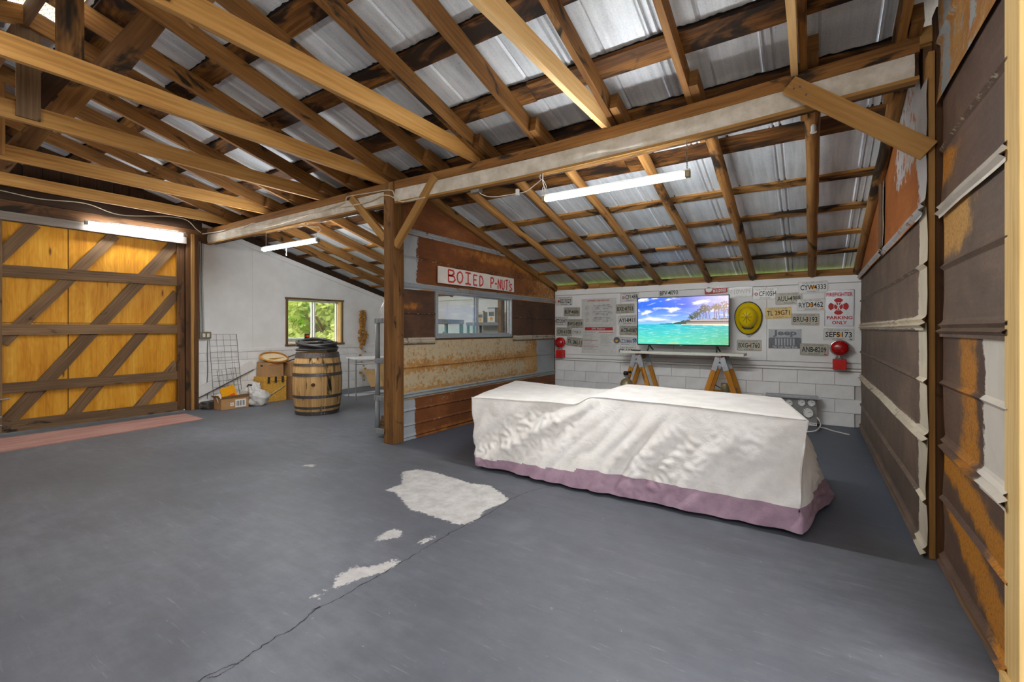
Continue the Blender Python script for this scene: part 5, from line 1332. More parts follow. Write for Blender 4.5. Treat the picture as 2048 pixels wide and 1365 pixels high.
cable('extension_cord', 'white cord with a plug lying on the dark blue floor in the corner', [at_z(1638, 855, .008), at_z(1650, 857, .008), at_z(1665, 862, .008), at_z(1682, 866, .008), at_z(1692, 868.5, .008), at_z(1699, 870, .008)], .007, 'white_cable', 'cord')

# hand-painted sign on the rusty wall
XS = XP+.045; sy0, sy1, sz0, sz1 = 4.01, 5.63, 1.770, 1.968
t = thing('painted_sign', 'white board sign hand painted in red reading BOIED P-NUTS', 'sign', (XS, 4.82, 1.87))
m = MB(); prof = []; N = 40; vs = []
for i in range(N+1):
    y = sy0+(sy1-sy0)*i/N; a, b = sz0+.004*nz(y*4, 1), sz1+.004*nz(y*4, 8)
    vs += [(XS-.012, y, a), (XS+.006, y, a), (XS+.006, y, b), (XS-.012, y, b)]
fs = [(4*i+k, 4*i+(k+1) % 4, 4*i+4+(k+1) % 4, 4*i+4+k) for i in range(N) for k in range(4)]+[(3, 2, 1, 0), (4*N, 4*N+1, 4*N+2, 4*N+3)]
# broken right end: a notch
for q in range(4):
    pass
vs[4*N+1] = (XS+.006, sy1+.01, sz0); vs[4*N] = (XS-.012, sy1+.01, sz0)
m.add(vs, fs); obj('board', m, M['sign_board'], t)
GL = {'B': [[(0, 1), (0, 0)], [(0, 1), (.7, .95), (.85, .75), (.5, .55), (0, .52)], [(.1, .52), (.8, .48), (1, .22), (.7, .0), (0, 0)]],
      'O': [[(.5, 1), (.1, .8), (0, .5), (.15, .15), (.5, 0), (.85, .2), (1, .55), (.85, .85), (.5, 1)]],
      'I': [[(0, 1), (1, 1)], [(.5, 1), (.5, 0)], [(0, .02), (.5, .06), (1, 0)]], 'E': [[(.1, 1), (.1, 0)], [(.1, 1), (1, .98)], [(.1, .52), (.8, .54)], [(.1, 0), (.6, .06), (1, 0)]],
      'D': [[(.1, 1), (.1, 0)], [(.1, 1), (.7, .9), (1, .55), (.85, .2), (.1, 0)]], 'P': [[(.1, 1), (.1, 0)], [(.1, 1), (.8, .98), (1, .75), (.7, .5), (.15, .48)]],
      '-': [[(0, .45), (1, .45)]], 'N': [[(0, 0), (.05, 1), (.9, 0), (1, 1)]], 'U': [[(0, 1), (.05, .2), (.5, 0), (.9, .2), (1, 1)]], 'T': [[(0, .95), (1, 1)], [(.5, .97), (.45, 0)]],
      "'": [[(.6, 1), (.3, .7)]], 'S': [[(1, .9), (.5, 1), (.1, .78), (.5, .52), (.95, .3), (.6, 0), (0, .08)]]}
m = MB()
lay = [('B', .105, .085, .88, .14), ('O', .205, .075, .86, .13), ('I', .305, .075, .86, .12), ('E', .405, .055, .80, .12), ('D', .485, .055, .80, .10),
       ('P', .64, .05, .80, .09), ('-', .705, .03, .80, .12), ('N', .75, .045, .78, .06), ('U', .81, .04, .76, .06), ('T', .865, .045, .80, .08), ("'", .915, .03, .80, .1), ('S', .925, .05, .55, .06)]
W_, H_ = sy1-sy0, sz1-sz0
for ch, u, wd, hh, off in lay:
    for st in GL[ch]:
        pts = []
        for (a, b), (c_, d_) in zip(st[:-1], st[1:]):
            for k in range(4): f = k/4; pts.append((a+(c_-a)*f, b+(d_-b)*f))
        pts.append(st[-1])
        P = [V3((XS+.0072, sy0+(u+wd*x*.92)*W_, sz0+(off+(hh-off)*y)*H_)) for x, y in pts]
        n = len(P); vs = []
        for i, p in enumerate(P):
            d = (P[min(i+1, n-1)]-P[max(i-1, 0)]).normalized(); s = V3((0, -d.z, d.y))*(.0105*(1+.35*nz(i*.9, u*30)))
            vs += [p+s, p-s]
        m.add(vs, [(2*i, 2*i+1, 2*i+3, 2*i+2) for i in range(n-1)])
obj('lettering', m, M['sign_paint'], t, solid=.0012)
# ------------------------------------------------------------------ left bay: barrel and stored things
bc = V3((-6.06, 4.02, 0)); BH = .885
t = thing('barrel', 'oak whiskey barrel with dark iron hoops standing under the window', 'barrel', bc)
def br(z): k = (z/BH-.5)*2; return .338-.052*k*k
NS = 30; m = MB(); gap = .006
for s in range(NS):
    a0, a1 = 2*PI*s/NS+gap*.5, 2*PI*(s+1)/NS-gap*.5; vs = []; zs = np.linspace(0, BH, 11)
    j0 = random.random()*3
    for z in zs:
        r = br(z)+.0012*math.sin(s*7.3)
        for a in (a0, (a0+a1)/2, a1): vs.append(bc+V3((r*math.cos(a)*(1.0 if a != (a0+a1)/2 else 1.004), r*math.sin(a)*(1.0 if a != (a0+a1)/2 else 1.004), z)))
    for z in (BH, 0):
        for a in (a0, (a0+a1)/2, a1): vs.append(bc+V3(((br(z)-.03)*math.cos(a), (br(z)-.03)*math.sin(a), z)))
    fs = []; uv = []
    for j in range(10):
        for k in range(2):
            fs.append((j*3+k, j*3+k+1, j*3+k+4, j*3+k+3)); u0, u1 = zs[j]+j0, zs[j+1]+j0; uv.append([(u0, s*.3+k*.035), (u0, s*.3+k*.035+.035), (u1, s*.3+k*.035+.035), (u1, s*.3+k*.035)])
    for k in range(2): fs.append((30+k, 31+k, 34+k, 33+k)); uv.append([(0, s*.3)]*4)
    m2 = MB(); m2.add(vs, fs, uv); obj('stave', m2, M['oak'], t)
m = MB(); lathe(m, [(br(.03)-.02, .03), (br(.03)-.02, BH-.035)], bc, 30); obj('head', m, M['oak'], t)
for za, zb in ((.0, .055), (.09, .125), (.245, .285), (.555, .60), (.70, .735), (.815, .885)):
    m = MB(); lathe(m, [(br(za)+.001, za), (br(za)+.0055, za), (br(zb)+.0055, zb), (br(zb)+.001, zb)], bc, 48, cap=False)
    h_ = obj('hoop', m, M['iron'], t, smooth=False)
    m = MB(); zc = (za+zb)/2
    for da in (-.06, .06):
        a = -.35+da; p = bc+V3(((br(zc)+.006)*math.cos(a), (br(zc)+.006)*math.sin(a), zc)); lathe(m, [(.007, 0), (.005, .004)], p, 8, 'x')
    obj('rivet', m, M['galv'], h_)
a = -.74; p = bc+V3((br(.45)*math.cos(a), br(.45)*math.sin(a), .44)); m = MB()
tube(m, [p-V3((.02, 0, 0)), p+V3((.012*math.cos(a)+.0, .012*math.sin(a), 0))], .026, 12); obj('bung', m, M['dark_wood'], t)
# coil of hose on the barrel head
m = MB(); P = []; rr = random.Random(5)
for k in range(9*20):
    a = 2*PI*k/20; lap = k/20; r = .24+.035*math.sin(lap*2.1)+.01*math.sin(a*3+lap)
    z = BH+.022+.0165*lap+.026*math.sin(a+lap*.35+2.4)*min(1, lap*.4)+.010*math.sin(2*a+lap)*min(1, lap*.3)
    P.append(bc+V3((r*math.cos(a)*1.02, r*math.sin(a), max(BH+.02, z))))
tube(m, P, .019, 8); tag(obj('hose_coil', m, M['hose'], origin=bc+V3((0, 0, BH)), smooth=True), 'coil of thick black rubber hose lying on top of the barrel', 'hose')

# wicker hamper
def wovenbox(parent, name, lo, hi, mat, n=.022):
    m = MB()
    def face(o, u, v, nu, nv, nrm):
        o, u, v, nrm = V3(o), V3(u), V3(v), V3(nrm); vs = []
        for j in range(nv*2+1):
            for i in range(nu*2+1):
                d = .0045*math.sin(PI*i/2+ (PI/2 if (j//2) % 2 else 0))*(1 if j % 2 else .2)
                vs.append(o+u*(i/(2*nu))+v*(j/(2*nv))+nrm*d)
        w = nu*2+1; m.add(vs, [(j*w+i, j*w+i+1, (j+1)*w+i+1, (j+1)*w+i) for j in range(nv*2) for i in range(nu*2)])
    x0, y0, z0 = lo; x1, y1, z1 = hi; nz_ = int((z1-z0)/.016); nx_, ny_ = int((x1-x0)/.03), int((y1-y0)/.03)
    face((x1, y0, z0), (0, y1-y0, 0), (0, 0, z1-z0), ny_, nz_, (1, 0, 0)); face((x0, y0, z0), (x1-x0, 0, 0), (0, 0, z1-z0), nx_, nz_, (0, -1, 0))
    face((x0, y1, z0), (0, y0-y1, 0), (0, 0, z1-z0), ny_, nz_, (-1, 0, 0)); face((x1, y1, z0), (x0-x1, 0, 0), (0, 0, z1-z0), nx_, nz_, (0, 1, 0)); face((x0, y0, z1), (x1-x0, 0, 0), (0, y1-y0, 0), nx_, ny_, (0, 0, 1))
    return obj(name, m, M[mat], parent)
hx0, hx1, hy0, hy1, hz1 = -7.90, -7.58, 4.06, 4.42, .415
t = thing('wicker_hamper', 'golden wicker hamper on the floor left of the barrel', 'hamper', ((hx0+hx1)/2, (hy0+hy1)/2, 0))
wovenbox(t, 'body', (hx0, hy0, .01), (hx1, hy1, hz1-.07), 'wicker'); wovenbox(t, 'lid', (hx0-.008, hy0-.008, hz1-.065), (hx1+.008, hy1+.008, hz1), 'wicker')
m = MB()
for x, y in ((hx0, hy0), (hx1, hy0), (hx1, hy1), (hx0, hy1)): tube(m, [(x, y, 0), (x, y, hz1-.06)], .010, 6)
for z in (.008, hz1-.068): tube(m, [(hx0, hy0, z), (hx1, hy0, z), (hx1, hy1, z), (hx0, hy1, z)], .009, 6, closed=True)
obj('cane_frame', m, M['wicker'], t)
m = MB(); tube(m, [(hx1-.10, hy0-.004, .27), (hx1-.11, hy0-.03, .24), (hx1-.16, hy0-.04, .22), (hx1-.21, hy0-.03, .24), (hx1-.22, hy0-.004, .27)], .009, 6); obj('handle', m, M['wicker'], t)
for y in (hy0+.06, (hy0+hy1)/2, hy1-.06):
    m = MB(); box(m, (hx1+.008, y-.018, hz1-.10), (hx1+.016, y+.018, hz1+.004)); obj('strap', m, M['helmet_trim'], t)
m = MB(); tube(m, [(hx1+.012, hy0+.02, .10), (hx1+.014, hy0+.12, .14), (hx1+.014, hy0+.24, .20), (hx1+.012, hy1-.01, .27)], .006, 6); obj('cord', m, M['cable'], t)
# cardboard boxes
def carton(name, label, lo, hi, mat, slots=True, open_=False):
    c = ((lo[0]+hi[0])/2, (lo[1]+hi[1])/2, lo[2]); t = thing(name, label, 'box', c, None)
    m = MB(); x0, y0, z0 = lo; x1, y1, z1 = hi; w = .006
    if open_:
        box(m, (x0, y0, z0), (x1, y1, z0+w)); box(m, (x0, y0, z0), (x0+w, y1, z1)); box(m, (x1-w, y0, z0), (x1, y1, z1)); box(m, (x0, y0, z0), (x1, y0+w, z1)); box(m, (x0, y1-w, z0), (x1, y1, z1))
    else: box(m, lo, hi)
    obj('carton', m, M[mat], t, bevel=.003)
    if not open_:
        m = MB(); box(m, (x0+.004, (y0+y1)/2-.02, z1), (x1-.004, (y0+y1)/2+.02, z1+.001)); obj('tape', m, M['cardboard_pale'], t)
    if slots:
        m = MB(); box(m, ((x0+x1)/2-.035, y0-.001, z1-.07), ((x0+x1)/2+.035, y0+.001, z1-.04)); obj('hand_hole', m, M['ink'], t)
    return t
b1 = carton('cardboard_box', 'cardboard box with hand hole on top of the wicker hamper', (-7.88, 4.085, hz1+.001), (-7.57, 4.375, hz1+.245), 'cardboard')
text('MOVING', (-7.569, 4.14, hz1+.19), (0, 1, 0), (0, 0, 1), .18, .02, 'red_ink', b1, 'print')
carton('cardboard_box', 'tall cardboard box on the floor between the hamper and barrel', (-7.90, 4.47, 0), (-7.50, 4.85, .40), 'cardboard_dark', False)
carton('cardboard_box', 'upper cardboard box stacked behind the barrel', (-7.90, 4.47, .402), (-7.53, 4.83, .64), 'cardboard', False)
# rimmed scoop lying on the box
c = V3((-7.70, 4.30, hz1+.27)); t = thing('wood_rim_sieve', 'oval wooden rimmed sieve with two handles on the cardboard box', 'sieve', c)
P = []
for a in np.linspace(0, 2*PI, 33)[:-1]:
    r = 1-.18*max(0, math.sin(a)); P.append(c+V3((.16*math.cos(a)-.0, .25*math.sin(a)*r, .055-.075*math.cos(a))))
m = MB(); tube(m, P, .012, 6, closed=True, flat=1.6); obj('rim', m, M['trestle'], t, smooth=True)
m = MB(); vs = [c+V3((.02, 0, -.005))]+[p-V3((0, 0, .012)) for p in P]; m.add(vs, [(0, 1+k, 1+(k+1) % 32) for k in range(32)]); obj('cloth', m, M['net'], t, smooth=True)
m = MB(); board(m, c+V3((-.02, -.10, .02)), c+V3((-.02, .2, .03)), .02, .03); obj('cross_bar', m, M['trestle'], t)
for dz, dx in ((.045, -.02), (.0, .10)):
    m = MB(); tube(m, [c+V3((dx, .14, dz-.03)), c+V3((dx+.02, .48, dz+.07))], .010, 6); obj('handle', m, M['dark_wood'], t)
# shipping carton with envelope and papers
lo, hi = (-7.60, 3.30, 0), (-7.38, 3.70, .165)
t = carton('shipping_box', 'open shipping carton with labels on the floor at the white wall', lo, hi, 'cardboard', False, True)
m = MB(); m.add([(-7.38, 3.30, .165), (-7.38, 3.70, .165), (-7.36, 3.70, .215), (-7.36, 3.30, .205)], [(0, 1, 2, 3)]); obj('flap', m, M['cardboard_dark'], t, solid=.005)
m = MB(); m.add([(-7.60, 3.30, .165), (-7.38, 3.30, .165), (-7.37, 3.26, .225), (-7.60, 3.25, .215)], [(0, 1, 2, 3)]); obj('flap', m, M['cardboard'], t, solid=.005)
for y0, y1, z0, z1 in ((3.50, 3.66, .02, .14), (3.43, 3.48, .05, .10)):
    m = MB(); box(m, (-7.379, y0, z0), (-7.377, y1, z1)); lo_ = obj('shipping_label', m, M['paper'], t)
    m = MB()
    for k in range(7): yy_ = y0+.01+(y1-y0-.02)*k/7; box(m, (-7.3772, yy_, z0+.02), (-7.3765, yy_+(y1-y0)*.05*(1+k % 2), z1-.02))
    obj('barcode', m, M['grey_ink'], lo_)
e = thing('envelope', 'bright yellow padded envelope sticking out of the shipping carton', 'envelope', (-7.5, 3.47, .1))
m = MB(); board(m, (-7.50, 3.52, .06), (-7.54, 3.45, .33), .24, .014, up=(1, .2, .2)); obj('packet', m, M['yellow'], e, bevel=.004)
m = MB(); board(m, (-7.491, 3.515, .16), (-7.500, 3.497, .215), .10, .016, up=(1, .2, .2)); obj('print', m, M['orange'], e)
m = MB(); board(m, (-7.47, 3.38, .05), (-7.52, 3.34, .235), .14, .012, up=(1, .3, .2)); tag(obj('paper_bundle', m, M['paper'], origin=(-7.5, 3.36, .05)), 'bundle of white papers in the shipping carton left of envelope', 'papers')
t = carton('white_carton', 'small white carton standing behind the shipping carton', (-7.72, 3.74, 0), (-7.50, 3.86, .24), 'paper', False)
m = MB(); lathe(m, [(.02, .241), (.02, .265), (.008, .275)], (-7.6, 3.77, 0), 12); obj('cap', m, M['white_plastic'], t)
# plastic bag
def blob(c, r, seed, n=24, k=14, amp=.25, sq=1.0):
    vs = []; m = MB(); c = V3(c)
    for j in range(k+1):
        ph_ = PI*j/k
        for i in range(n):
            a = 2*PI*i/n; d = V3((math.sin(ph_)*math.cos(a), math.sin(ph_)*math.sin(a), math.cos(ph_)))
            q = 1+amp*nz(d.x*2.1+seed, d.y*2.1, d.z*2.1)+amp*.6*(abs(nz(d.x*5+seed, d.y*5, d.z*5))-.2)
            p = c+V3((d.x*r[0]*q, d.y*r[1]*q, d.z*r[2]*q)); p.z = max(.004, p.z); vs.append(p)
    m.add(vs, [(j*n+i, (j+1)*n+i, (j+1)*n+(i+1) % n, j*n+(i+1) % n) for j in range(k) for i in range(n)]); return m
bagm = Mat('thin_plastic_film'); bagm.fin(C(226, 222, 216), .28, 0, .6); bagm.b.inputs['Transmission Weight'].default_value = .25; bagm.bump(bagm.noise(bagm.pos(), 26, 5), .5, .01)
t = thing('plastic_bag', 'white plastic bag full of things beside the wicker hamper', 'bag', (-7.40, 3.86, 0))
obj('bag', blob((-7.38, 3.86, .11), (.10, .14, .13), 3, 36, 22, .5), bagm.m, t, smooth=True)
obj('bag_top', blob((-7.42, 3.82, .25), (.07, .09, .11), 9, 30, 18, .6), bagm.m, t, smooth=True)
m = MB(); tube(m, [(-7.43, 3.77, .33), (-7.42, 3.72, .345), (-7.43, 3.70, .31)], .012, 6); obj('handle', m, M['black'], t)
# dark block by the wall
m = blob((-7.72, 3.40, .06), (.16, .24, .10), 12, 20, 12, .25); 
for i, v in enumerate(m.v): m.v[i] = (max(-7.90, min(-7.64, v[0])), v[1], min(.11, v[2]))
tag(obj('stone_block', m, M['stone'], origin=(-7.78, 3.42, 0)), 'rough dark block on the floor behind the shipping carton', 'block')
# wire panels
def wirepanel(label, tl, tr, bl, br_, nx_, nz_, r=.0022):
    tl, tr, bl, br_ = map(V3, (tl, tr, bl, br_)); t = thing('wire_panel', label, 'panel', bl, 'wire panels by the left wall')
    m = MB(); tube(m, [tl, tr, br_, bl], r*1.9, 5, closed=True); obj('frame', m, M['wire'], t)
    m = MB()
    for k in range(1, nx_): f = k/nx_; tube(m, [tl.lerp(tr, f), bl.lerp(br_, f)], r, 4)
    for k in range(1, nz_): f = k/nz_; tube(m, [tl.lerp(bl, f), tr.lerp(br_, f)], r, 4)
    obj('grid', m, M['wire'], t, stuff=True)
xw = XL+.04
P1, P2 = at_x(418, 669, xw), at_x(473, 669, xw)
b1_ = at_x(427.5, 800, -7.85); b2_ = at_x(484, 792, -7.85)
wirepanel('larger wire grid panel leaning on the white wall under the switch', P1, P2, b1_, b2_, 4, 11)
P1, P2 = at_x(434, 742, xw+.06), at_x(470, 735, xw+.06)
wirepanel('smaller wire grid panel leaning inside the larger one', P1, P2, at_x(443, 796, -7.80), at_x(480, 790, -7.80), 4, 5)
# switch box and conduits
c = at_x(410, 671, XL+.04)
t = thing('switch_box', 'metal double switch box with conduits on the white wall', 'switch', c)
m = MB(); box(m, (XL+.002, c.y-.075, c.z-.055), (XL+.06, c.y+.075, c.z+.055)); obj('box', m, M['steel'], t, bevel=.005)
m = MB(); box(m, (XL+.06, c.y-.065, c.z-.05), (XL+.064, c.y+.08, c.z+.05)); fp = obj('face_plate', m, M['brass'], t, bevel=.002)
for dy in (-.025, .035):
    m = MB(); box(m, (XL+.064, c.y+dy-.018, c.z-.028), (XL+.070, c.y+dy+.018, c.z+.028)); obj('socket', m, M['white_plastic'], fp)
for (px0, px1) in ((401.5, 401), (405, 407)):
    m = MB(); p, q = at_x(px0, 470, XL+.025), at_x(px1, 664, XL+.025); tube(m, [p, p.lerp(q, .5)+V3((0, -.012, 0)), q], .012, 8); obj('conduit', m, M['steel'], t)
m = MB(); tube(m, [at_x(399, 462, XL+.05), at_x(404, 470, XL+.05), at_x(411, 464, XL+.05), at_x(414, 472, XL+.05), at_x(404, 474, XL+.05)], .010, 6); obj('clamp', m, M['steel'], t)
cable('cable', 'thin painted cable running down the white wall below the switch', [at_x(px, py, XL+.02) for px, py in ((416, 680), (414.5, 705), (415.5, 740), (414, 770), (415, 798))], .005, 'wire')
cable('cable', 'bundle of white cables at the corner where wall meets beam', [at_x(392, 462, XL+.06), at_x(404, 468, XL+.07), at_y(420, 466, 3.29), at_y(436, 464, 3.29), at_y(452, 460, 3.29)], .008, 'white_cable')
# folding wire table
t = thing('folding_table', 'folding wire rack table with white top beside the strand of pods', 'table', (-6.52, 5.0, 0))
tp = V3((-6.50, 5.00, .70)); ux, uy = V3((.36, .93, 0)), V3((-.93, .36, 0)); TL_, TW_ = 1.1, .5
m = MB(); q = [tp, tp+ux*TL_, tp+ux*TL_+uy*TW_, tp+uy*TW_]; m.add(q+[p+V3((0, 0, .022)) for p in q], [(3, 2, 1, 0), (4, 5, 6, 7), (0, 1, 5, 4), (1, 2, 6, 5), (2, 3, 7, 6), (3, 0, 4, 7)]); obj('table_top', m, M['white_plastic'], t, bevel=.004)
m = MB()
for z in (.675, .65, .615): tube(m, [tp+V3((0, 0, z-.70))+ux*.03, tp+V3((0, 0, z-.70))+ux*(TL_-.05)], .004, 5); tube(m, [tp+V3((0, 0, z-.70))+ux*.03, tp+V3((0, 0, z-.70))+ux*.03+uy*TW_*.9], .004, 5)
obj('wire_rail', m, M['chrome'], t)
for f, g_ in ((.03, .02), (.03, .9), (.95, .02), (.95, .9)):
    p = tp+ux*TL_*f+uy*TW_*g_; m = MB(); tube(m, [(p.x, p.y, .0), (p.x, p.y, .70)], .011, 8); obj('leg', m, M['steel'], t)
m = MB(); board(m, tp+ux*.55+uy*.2+V3((0, 0, .0235)), tp+ux*.80+uy*.2+V3((0, 0, .0235)), .2, .002); tag(obj('flat_papers', m, M['paper'], origin=tp+ux*.6+V3((0, 0, .022))), 'flat white papers lying on the folding table', 'papers')
# strand of dried pods
c = at_x(723, 621, XL+.05); t = thing('pod_strand', 'long strand of dried brown pods hanging on the white wall', 'strand', c)
zb = at_x(727, 764, XL+.05).z
m = MB(); tube(m, [c+V3((0, 0, .03)), c, (c.x, c.y+.02, zb)], .004, 5); obj('string', m, M['cable'], t)
m = MB(); rr = random.Random(8); z = c.z-.02
while z > zb:
    dens = 4 if z > .83 else 1
    for k in range(dens):
        a = rr.uniform(0, 2*PI); w = .078*(.6+.4*math.sin((c.z-z)*9)**2)*(1.25 if .95 < z < 1.2 else .85)
        p = V3((c.x+.02+.02*math.cos(a), c.y+.01+w*math.sin(a)*1.0, z+rr.uniform(-.01, .01))); s = rr.uniform(.02, .034)
        vs = []; d1 = V3((rr.uniform(-1, 1), rr.uniform(-1, 1), rr.uniform(-1, 1))).normalized()
        b_ = blob((0, 0, 5), (s, s*rr.uniform(.8, 1.2), s*rr.uniform(.6, .9)), rr.uniform(0, 99), 7, 5, .6)
        m.add([V3(v)-V3((0, 0, 5))+p for v in b_.v], b_.f)
    z -= .022 if z > .83 else .075
obj('pods', m, M['gourd'], t, smooth=True, stuff=True)
# basket right of the barrel
c = at_z(690, 777, 0); c = V3((-7.35, 5.02, 0)); t = thing('wicker_basket', 'brown wicker basket with two handles on the floor right of barrel', 'basket', c)
m = MB(); N = 40; vs = []; rows_ = 16
for j in range(rows_+1):
    z = .01+.19*j/rows_; r = .11+.07*j/rows_
    for i in range(N): a = 2*PI*i/N; d = .006*(1 if (i+j) % 2 else -1); vs.append(c+V3(((r+d)*math.cos(a)*.85, (r+d)*math.sin(a)*1.1, z)))
m.add(vs, [(j*N+i, j*N+(i+1) % N, (j+1)*N+(i+1) % N, (j+1)*N+i) for j in range(rows_) for i in range(N)]+[tuple(range(N))[::-1]]); obj('weave', m, M['basket'], t, solid=.004)
m = MB(); tube(m, [c+V3((.18*.85*math.cos(a), .18*1.1*math.sin(a), .20)) for a in np.linspace(0, 2*PI, 25)[:-1]], .011, 6, closed=True); obj('rim', m, M['trestle'], t)
for s in (-1, 1):
    m = MB(); tube(m, [c+V3((s*.1, -.10, .2)), c+V3((s*.11, -.06, .27)), c+V3((s*.11, .06, .27)), c+V3((s*.1, .10, .2))], .008, 6); obj('handle', m, M['weathered'], t)
# leaning cardboard sheets by the wall
for lab, ya, w, h_, mt, xo in (('tan cardboard sheet leaning on the white wall behind the shelf rack', 6.30, .34, .36, 'cardboard_pale', .30), ('taller pale cardboard sheet leaning beside the tan one', 6.68, .30, .52, 'cardboard_pale', .16)):
    a, b = V3((XL+xo, ya+w/2, .004)), V3((XL+.03, ya+w/2+.03, h_)); m = MB(); board(m, a, b, w, .008, up=(1, 0, .2)); tag(obj('cardboard_sheet', m, M[mt], origin=a), lab, 'cardboard')
# plastic shelf racks
def rack(label, x0, x1, y0, y1, levels, w=.055):
    t = thing('shelf_rack', label, 'shelf', ((x0+x1)/2, (y0+y1)/2, 0), 'grey plastic shelf racks')
    for z in levels:
        m = MB(); box(m, (x0, y0, z-.055), (x1, y1, z-.0)); s = obj('shelf', m, M['grey_plastic'], t, bevel=.004)
        m = MB()
        n = int((y1-y0)/.05); 
        for k in range(n): yy_ = y0+.02+(y1-y0-.04)*k/(n-1); box(m, (x1-.001, yy_-.004, z-.048), (x1+.005, yy_+.004, z-.008)); box(m, (x0-.005, yy_-.004, z-.048), (x0+.001, yy_+.004, z-.008))
        n = int((x1-x0)/.05)
        for k in range(n): xx_ = x0+.02+(x1-x0-.04)*k/max(1, n-1); box(m, (xx_-.004, y0-.005, z-.048), (xx_+.004, y0+.001, z-.008)); box(m, (xx_-.004, y1-.001, z-.048), (xx_+.004, y1+.005, z-.008))
        obj('edge_ribs', m, M['grey_plastic'], s)
    for x, y in ((x0+w/2, y0+w/2), (x1-w/2, y0+w/2), (x0+w/2, y1-w/2), (x1-w/2, y1-w/2)):
        for a, b in zip([0]+levels[:-1], levels):
            if b-.055-a > .05: m = MB(); lathe(m, [(w/2, a), (w/2*.92, b-.055)], (x, y, 0), 14); obj('upright', m, M['grey_plastic'], t, smooth=True)
    return t
rack('grey plastic shelf rack just behind the weathered post', -4.15, -3.83, 3.46, 4.68, [.10, .47, .89, 1.345])
rack('grey plastic shelf rack in the corner behind the serving window', -5.32, -4.42, 6.55, 6.98, [.10, .47, .89, 1.345])
c = at_x(757, 628, -4.05); c = V3((-4.03, 3.52, 1.345))
t = thing('white_jug', 'clear white jug on top of the shelf rack behind the post', 'jug', c)
m = MB(); lathe(m, [(.045, .0), (.05, .01), (.05, .12), (.03, .17), (.018, .18), (.018, .21)], c, 16); obj('body', m, M['white_plastic'], t, smooth=True)
m = MB(); tube(m, [c+V3((.0, -.045, .12)), c+V3((0, -.07, .10)), c+V3((0, -.07, .05)), c+V3((0, -.048, .03))], .007, 6); obj('handle', m, M['white_plastic'], t)
for k in range(4):
    m = MB(); board(m, (-4.0, 3.50+.01*k, .115+.034*k), (-4.0, 3.95, .115+.034*k), .22, .03); tag(obj('board_offcut', m, M['weathered'], origin=(-4.0, 3.7, .1+.034*k)), ['lowest', 'second', 'third', 'topmost'][k]+' short board in the low stack on the rack behind the post', 'board', 'boards stacked on the low shelf')
def tin(name, label, c, w, d, h_, mat, lid=None, extra=None):
    c = V3(c); t = thing(name, label, 'tin' if 'tin' in name else 'carton', c)
    m = MB(); box(m, c-V3((w/2, d/2, 0)), c+V3((w/2, d/2, h_))); obj('body', m, M[mat], t, bevel=.004)
    if lid: m = MB(); box(m, c+V3((-w/2-.003, -d/2-.003, h_)), c+V3((w/2+.003, d/2+.003, h_+.012))); obj('lid', m, M[lid], t)
    m = MB(); box(m, c+V3((-w*.35, -d/2-.002, h_*.45)), c+V3((w*.35, -d/2, h_*.75))); obj('label', m, M['grey_ink'], t)
    m = MB(); lathe(m, [(w*.2, 0), (w*.2, -.002)], c+V3((0, -d/2-.001, h_*.25)), 14, 'y'); obj('picture', m, M['peach'], t)
    return t
t = tin('square_tin', 'white square tin seen through the serving window', (-5.02, 6.66, 1.346), .13, .13, .19, 'tin_white')
m = MB(); lathe(m, [(.02, .19), (.02, .205), (.008, .21)], (-5.0, 6.66, 1.346), 12); obj('cap', m, M['steel'], t)
tin('tall_carton', 'tall printed carton with blue lid seen through the serving window', (-4.80, 6.68, 1.346), .16, .10, .25, 'paper', 'blue_print')
tin('small_carton', 'small printed carton right of the tall one on the shelf', (-4.60, 6.66, 1.346), .09, .07, .14, 'tin_white')
# red plywood strip in front of the door
m = MB(); a = [at_z(-120, 926, .0), at_z(408, 840, .0), at_z(370, 829, .0), at_z(-120, 896, .0)]
vs = [(p.x, p.y, .001) for p in a]+[(p.x, p.y, .012) for p in a]
L0 = 5.0
m.add(vs, [(3, 2, 1, 0), (4, 5, 6, 7), (0, 1, 5, 4), (1, 2, 6, 5), (2, 3, 7, 6), (3, 0, 4, 7)], [[(0, 0), (3, 0), (3, .6), (0, .6)], [(0, 0), (3, 0), (3, .6), (0, .6)]]+[[(0, 0), (3, 0), (3, .02), (0, .02)]]*4)
tag(obj('plywood_strip', m, M['red_ply'], origin=(a[0]+a[2])/2), 'faded red plywood strip on the floor in front of the big door', 'board')

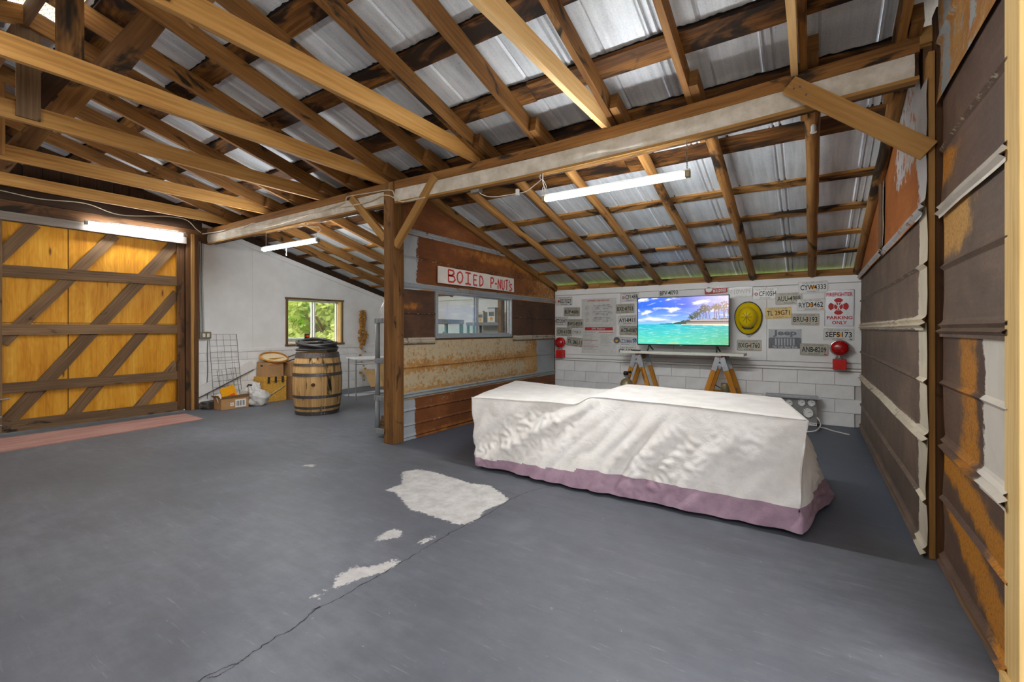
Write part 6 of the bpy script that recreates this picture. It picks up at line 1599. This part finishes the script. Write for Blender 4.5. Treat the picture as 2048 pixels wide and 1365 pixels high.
# ------------------------------------------------------------------ outside: ground, lawn, trees, a pale unit below the window
m = MB(); box(m, (.66, -9, -.3), (16, 14, -.02)); ob = obj('yard', m, M['ground']); ob['kind'] = 'structure'
m = MB(); vs = []; N = 24
for j in range(N+1):
    for i in range(N+1):
        x = -8.3-34*i/N; y = -16+70*j/N; vs.append((x, y, -.25+max(0, -x-9)*.055+.12*nz(x*.2, y*.2)))
m.add(vs, [(j*(N+1)+i, (j+1)*(N+1)+i, (j+1)*(N+1)+i+1, j*(N+1)+i+1) for j in range(N) for i in range(N)]); ob = obj('lawn', m, M['grass'], smooth=True); ob['kind'] = 'structure'
m = MB(); box(m, (-8.3, 7.24, -.3), (.7, 16, -.02)); ob = obj('back_yard', m, M['grass']); ob['kind'] = 'structure'
def tree(name, label, c, r, n, mat, seed, trunk=.12, low=0.3):
    rr = random.Random(seed); c = V3(c); t = thing(name, label, 'tree', c)
    m = MB(); P = [c, c+V3((.1, .1, r*.5)), c+V3((0, -.1, r*1.0))]; tube(m, P, trunk, 8, r2=trunk*.4)
    for k in range(5):
        a = k*1.3+seed; tube(m, [c+V3((0, 0, r*.5)), c+V3((.5*r*math.cos(a), .5*r*math.sin(a), r*1.1))], trunk*.35, 5)
    obj('trunk', m, M['weathered'], t)
    m = MB(); cl = [(V3((max(-.9, min(.9, rr.gauss(0, .42))), max(-.9, min(.9, rr.gauss(0, .46))), rr.uniform(low, 1.7)))*r, rr.uniform(.18, .34)*r) for _ in range(46)]
    for k in range(n):
        q, s = cl[k % len(cl)]; d = V3((rr.gauss(0, 1), rr.gauss(0, 1), rr.gauss(0, 1))).normalized()*s*rr.random()**.4
        p = c+q+d; z = rr.uniform(.06, .13)*(1 if r < 2.5 else 2.2); a = V3((rr.uniform(-1, 1), rr.uniform(-1, 1), rr.uniform(-1, 1))).normalized(); b = a.orthogonal().normalized()
        m.add([p+a*z, p+b*z*.55, p-a*z, p-b*z*.55], [(0, 1, 2, 3)])
    obj('crown', m, M[mat], t, stuff=True)
def spot(px, x, z=.0): p = at_x(px, HORIZ, x); p.z = z; return p
tree('broadleaf_tree', 'broad green tree seen through the left pane of the window', spot(584, -15.0, .1), 2.0, 9000, 'leaf', 2, low=.86)
tree('broadleaf_tree', 'olive green tree close outside the right pane of the window', spot(664, -12.2, 0), 1.5, 9000, 'leaf2', 5, low=-.05)
tree('broadleaf_tree', 'tall green tree up the lawn behind the nearer tree', spot(606, -30.0, 1.1), 3.6, 11000, 'leaf', 9, .22, low=.15)
tree('broadleaf_tree', 'tall olive tree up the lawn to the left, half hidden', spot(548, -31.0, 1.1), 3.4, 11000, 'leaf2', 13, .22, low=.1)
tree('broadleaf_tree', 'tall green tree up the lawn at the right of the window', spot(668, -29.0, 1.0), 3.4, 11000, 'leaf', 17, .22, low=.05)
c = at_x(688, 690, -10.2); m = MB(); board(m, (-10.2, 7.35, -.2), (-10.2, 7.35, 1.35), .14, .14, up=(0, 1, 0)); tag(obj('fence_post', m, M['weathered'], origin=(-10.2, 7.35, -.2)), 'weathered wooden post on the lawn outside the right pane', 'post')
t = thing('grey_box', 'plain grey metal box outside below the left pane of the window', 'trough', (-8.75, 5.45, -.25))
m = MB(); box(m, (-9.0, 4.8, -.25), (-8.5, 5.75, 1.02)); obj('body', m, M['steel'], t, bevel=.01)  # plain grey box outside the window, its purpose unspecified
m = MB(); box(m, (-9.02, 4.78, 1.02), (-8.48, 5.77, 1.045)); obj('lid', m, M['galv'], t)
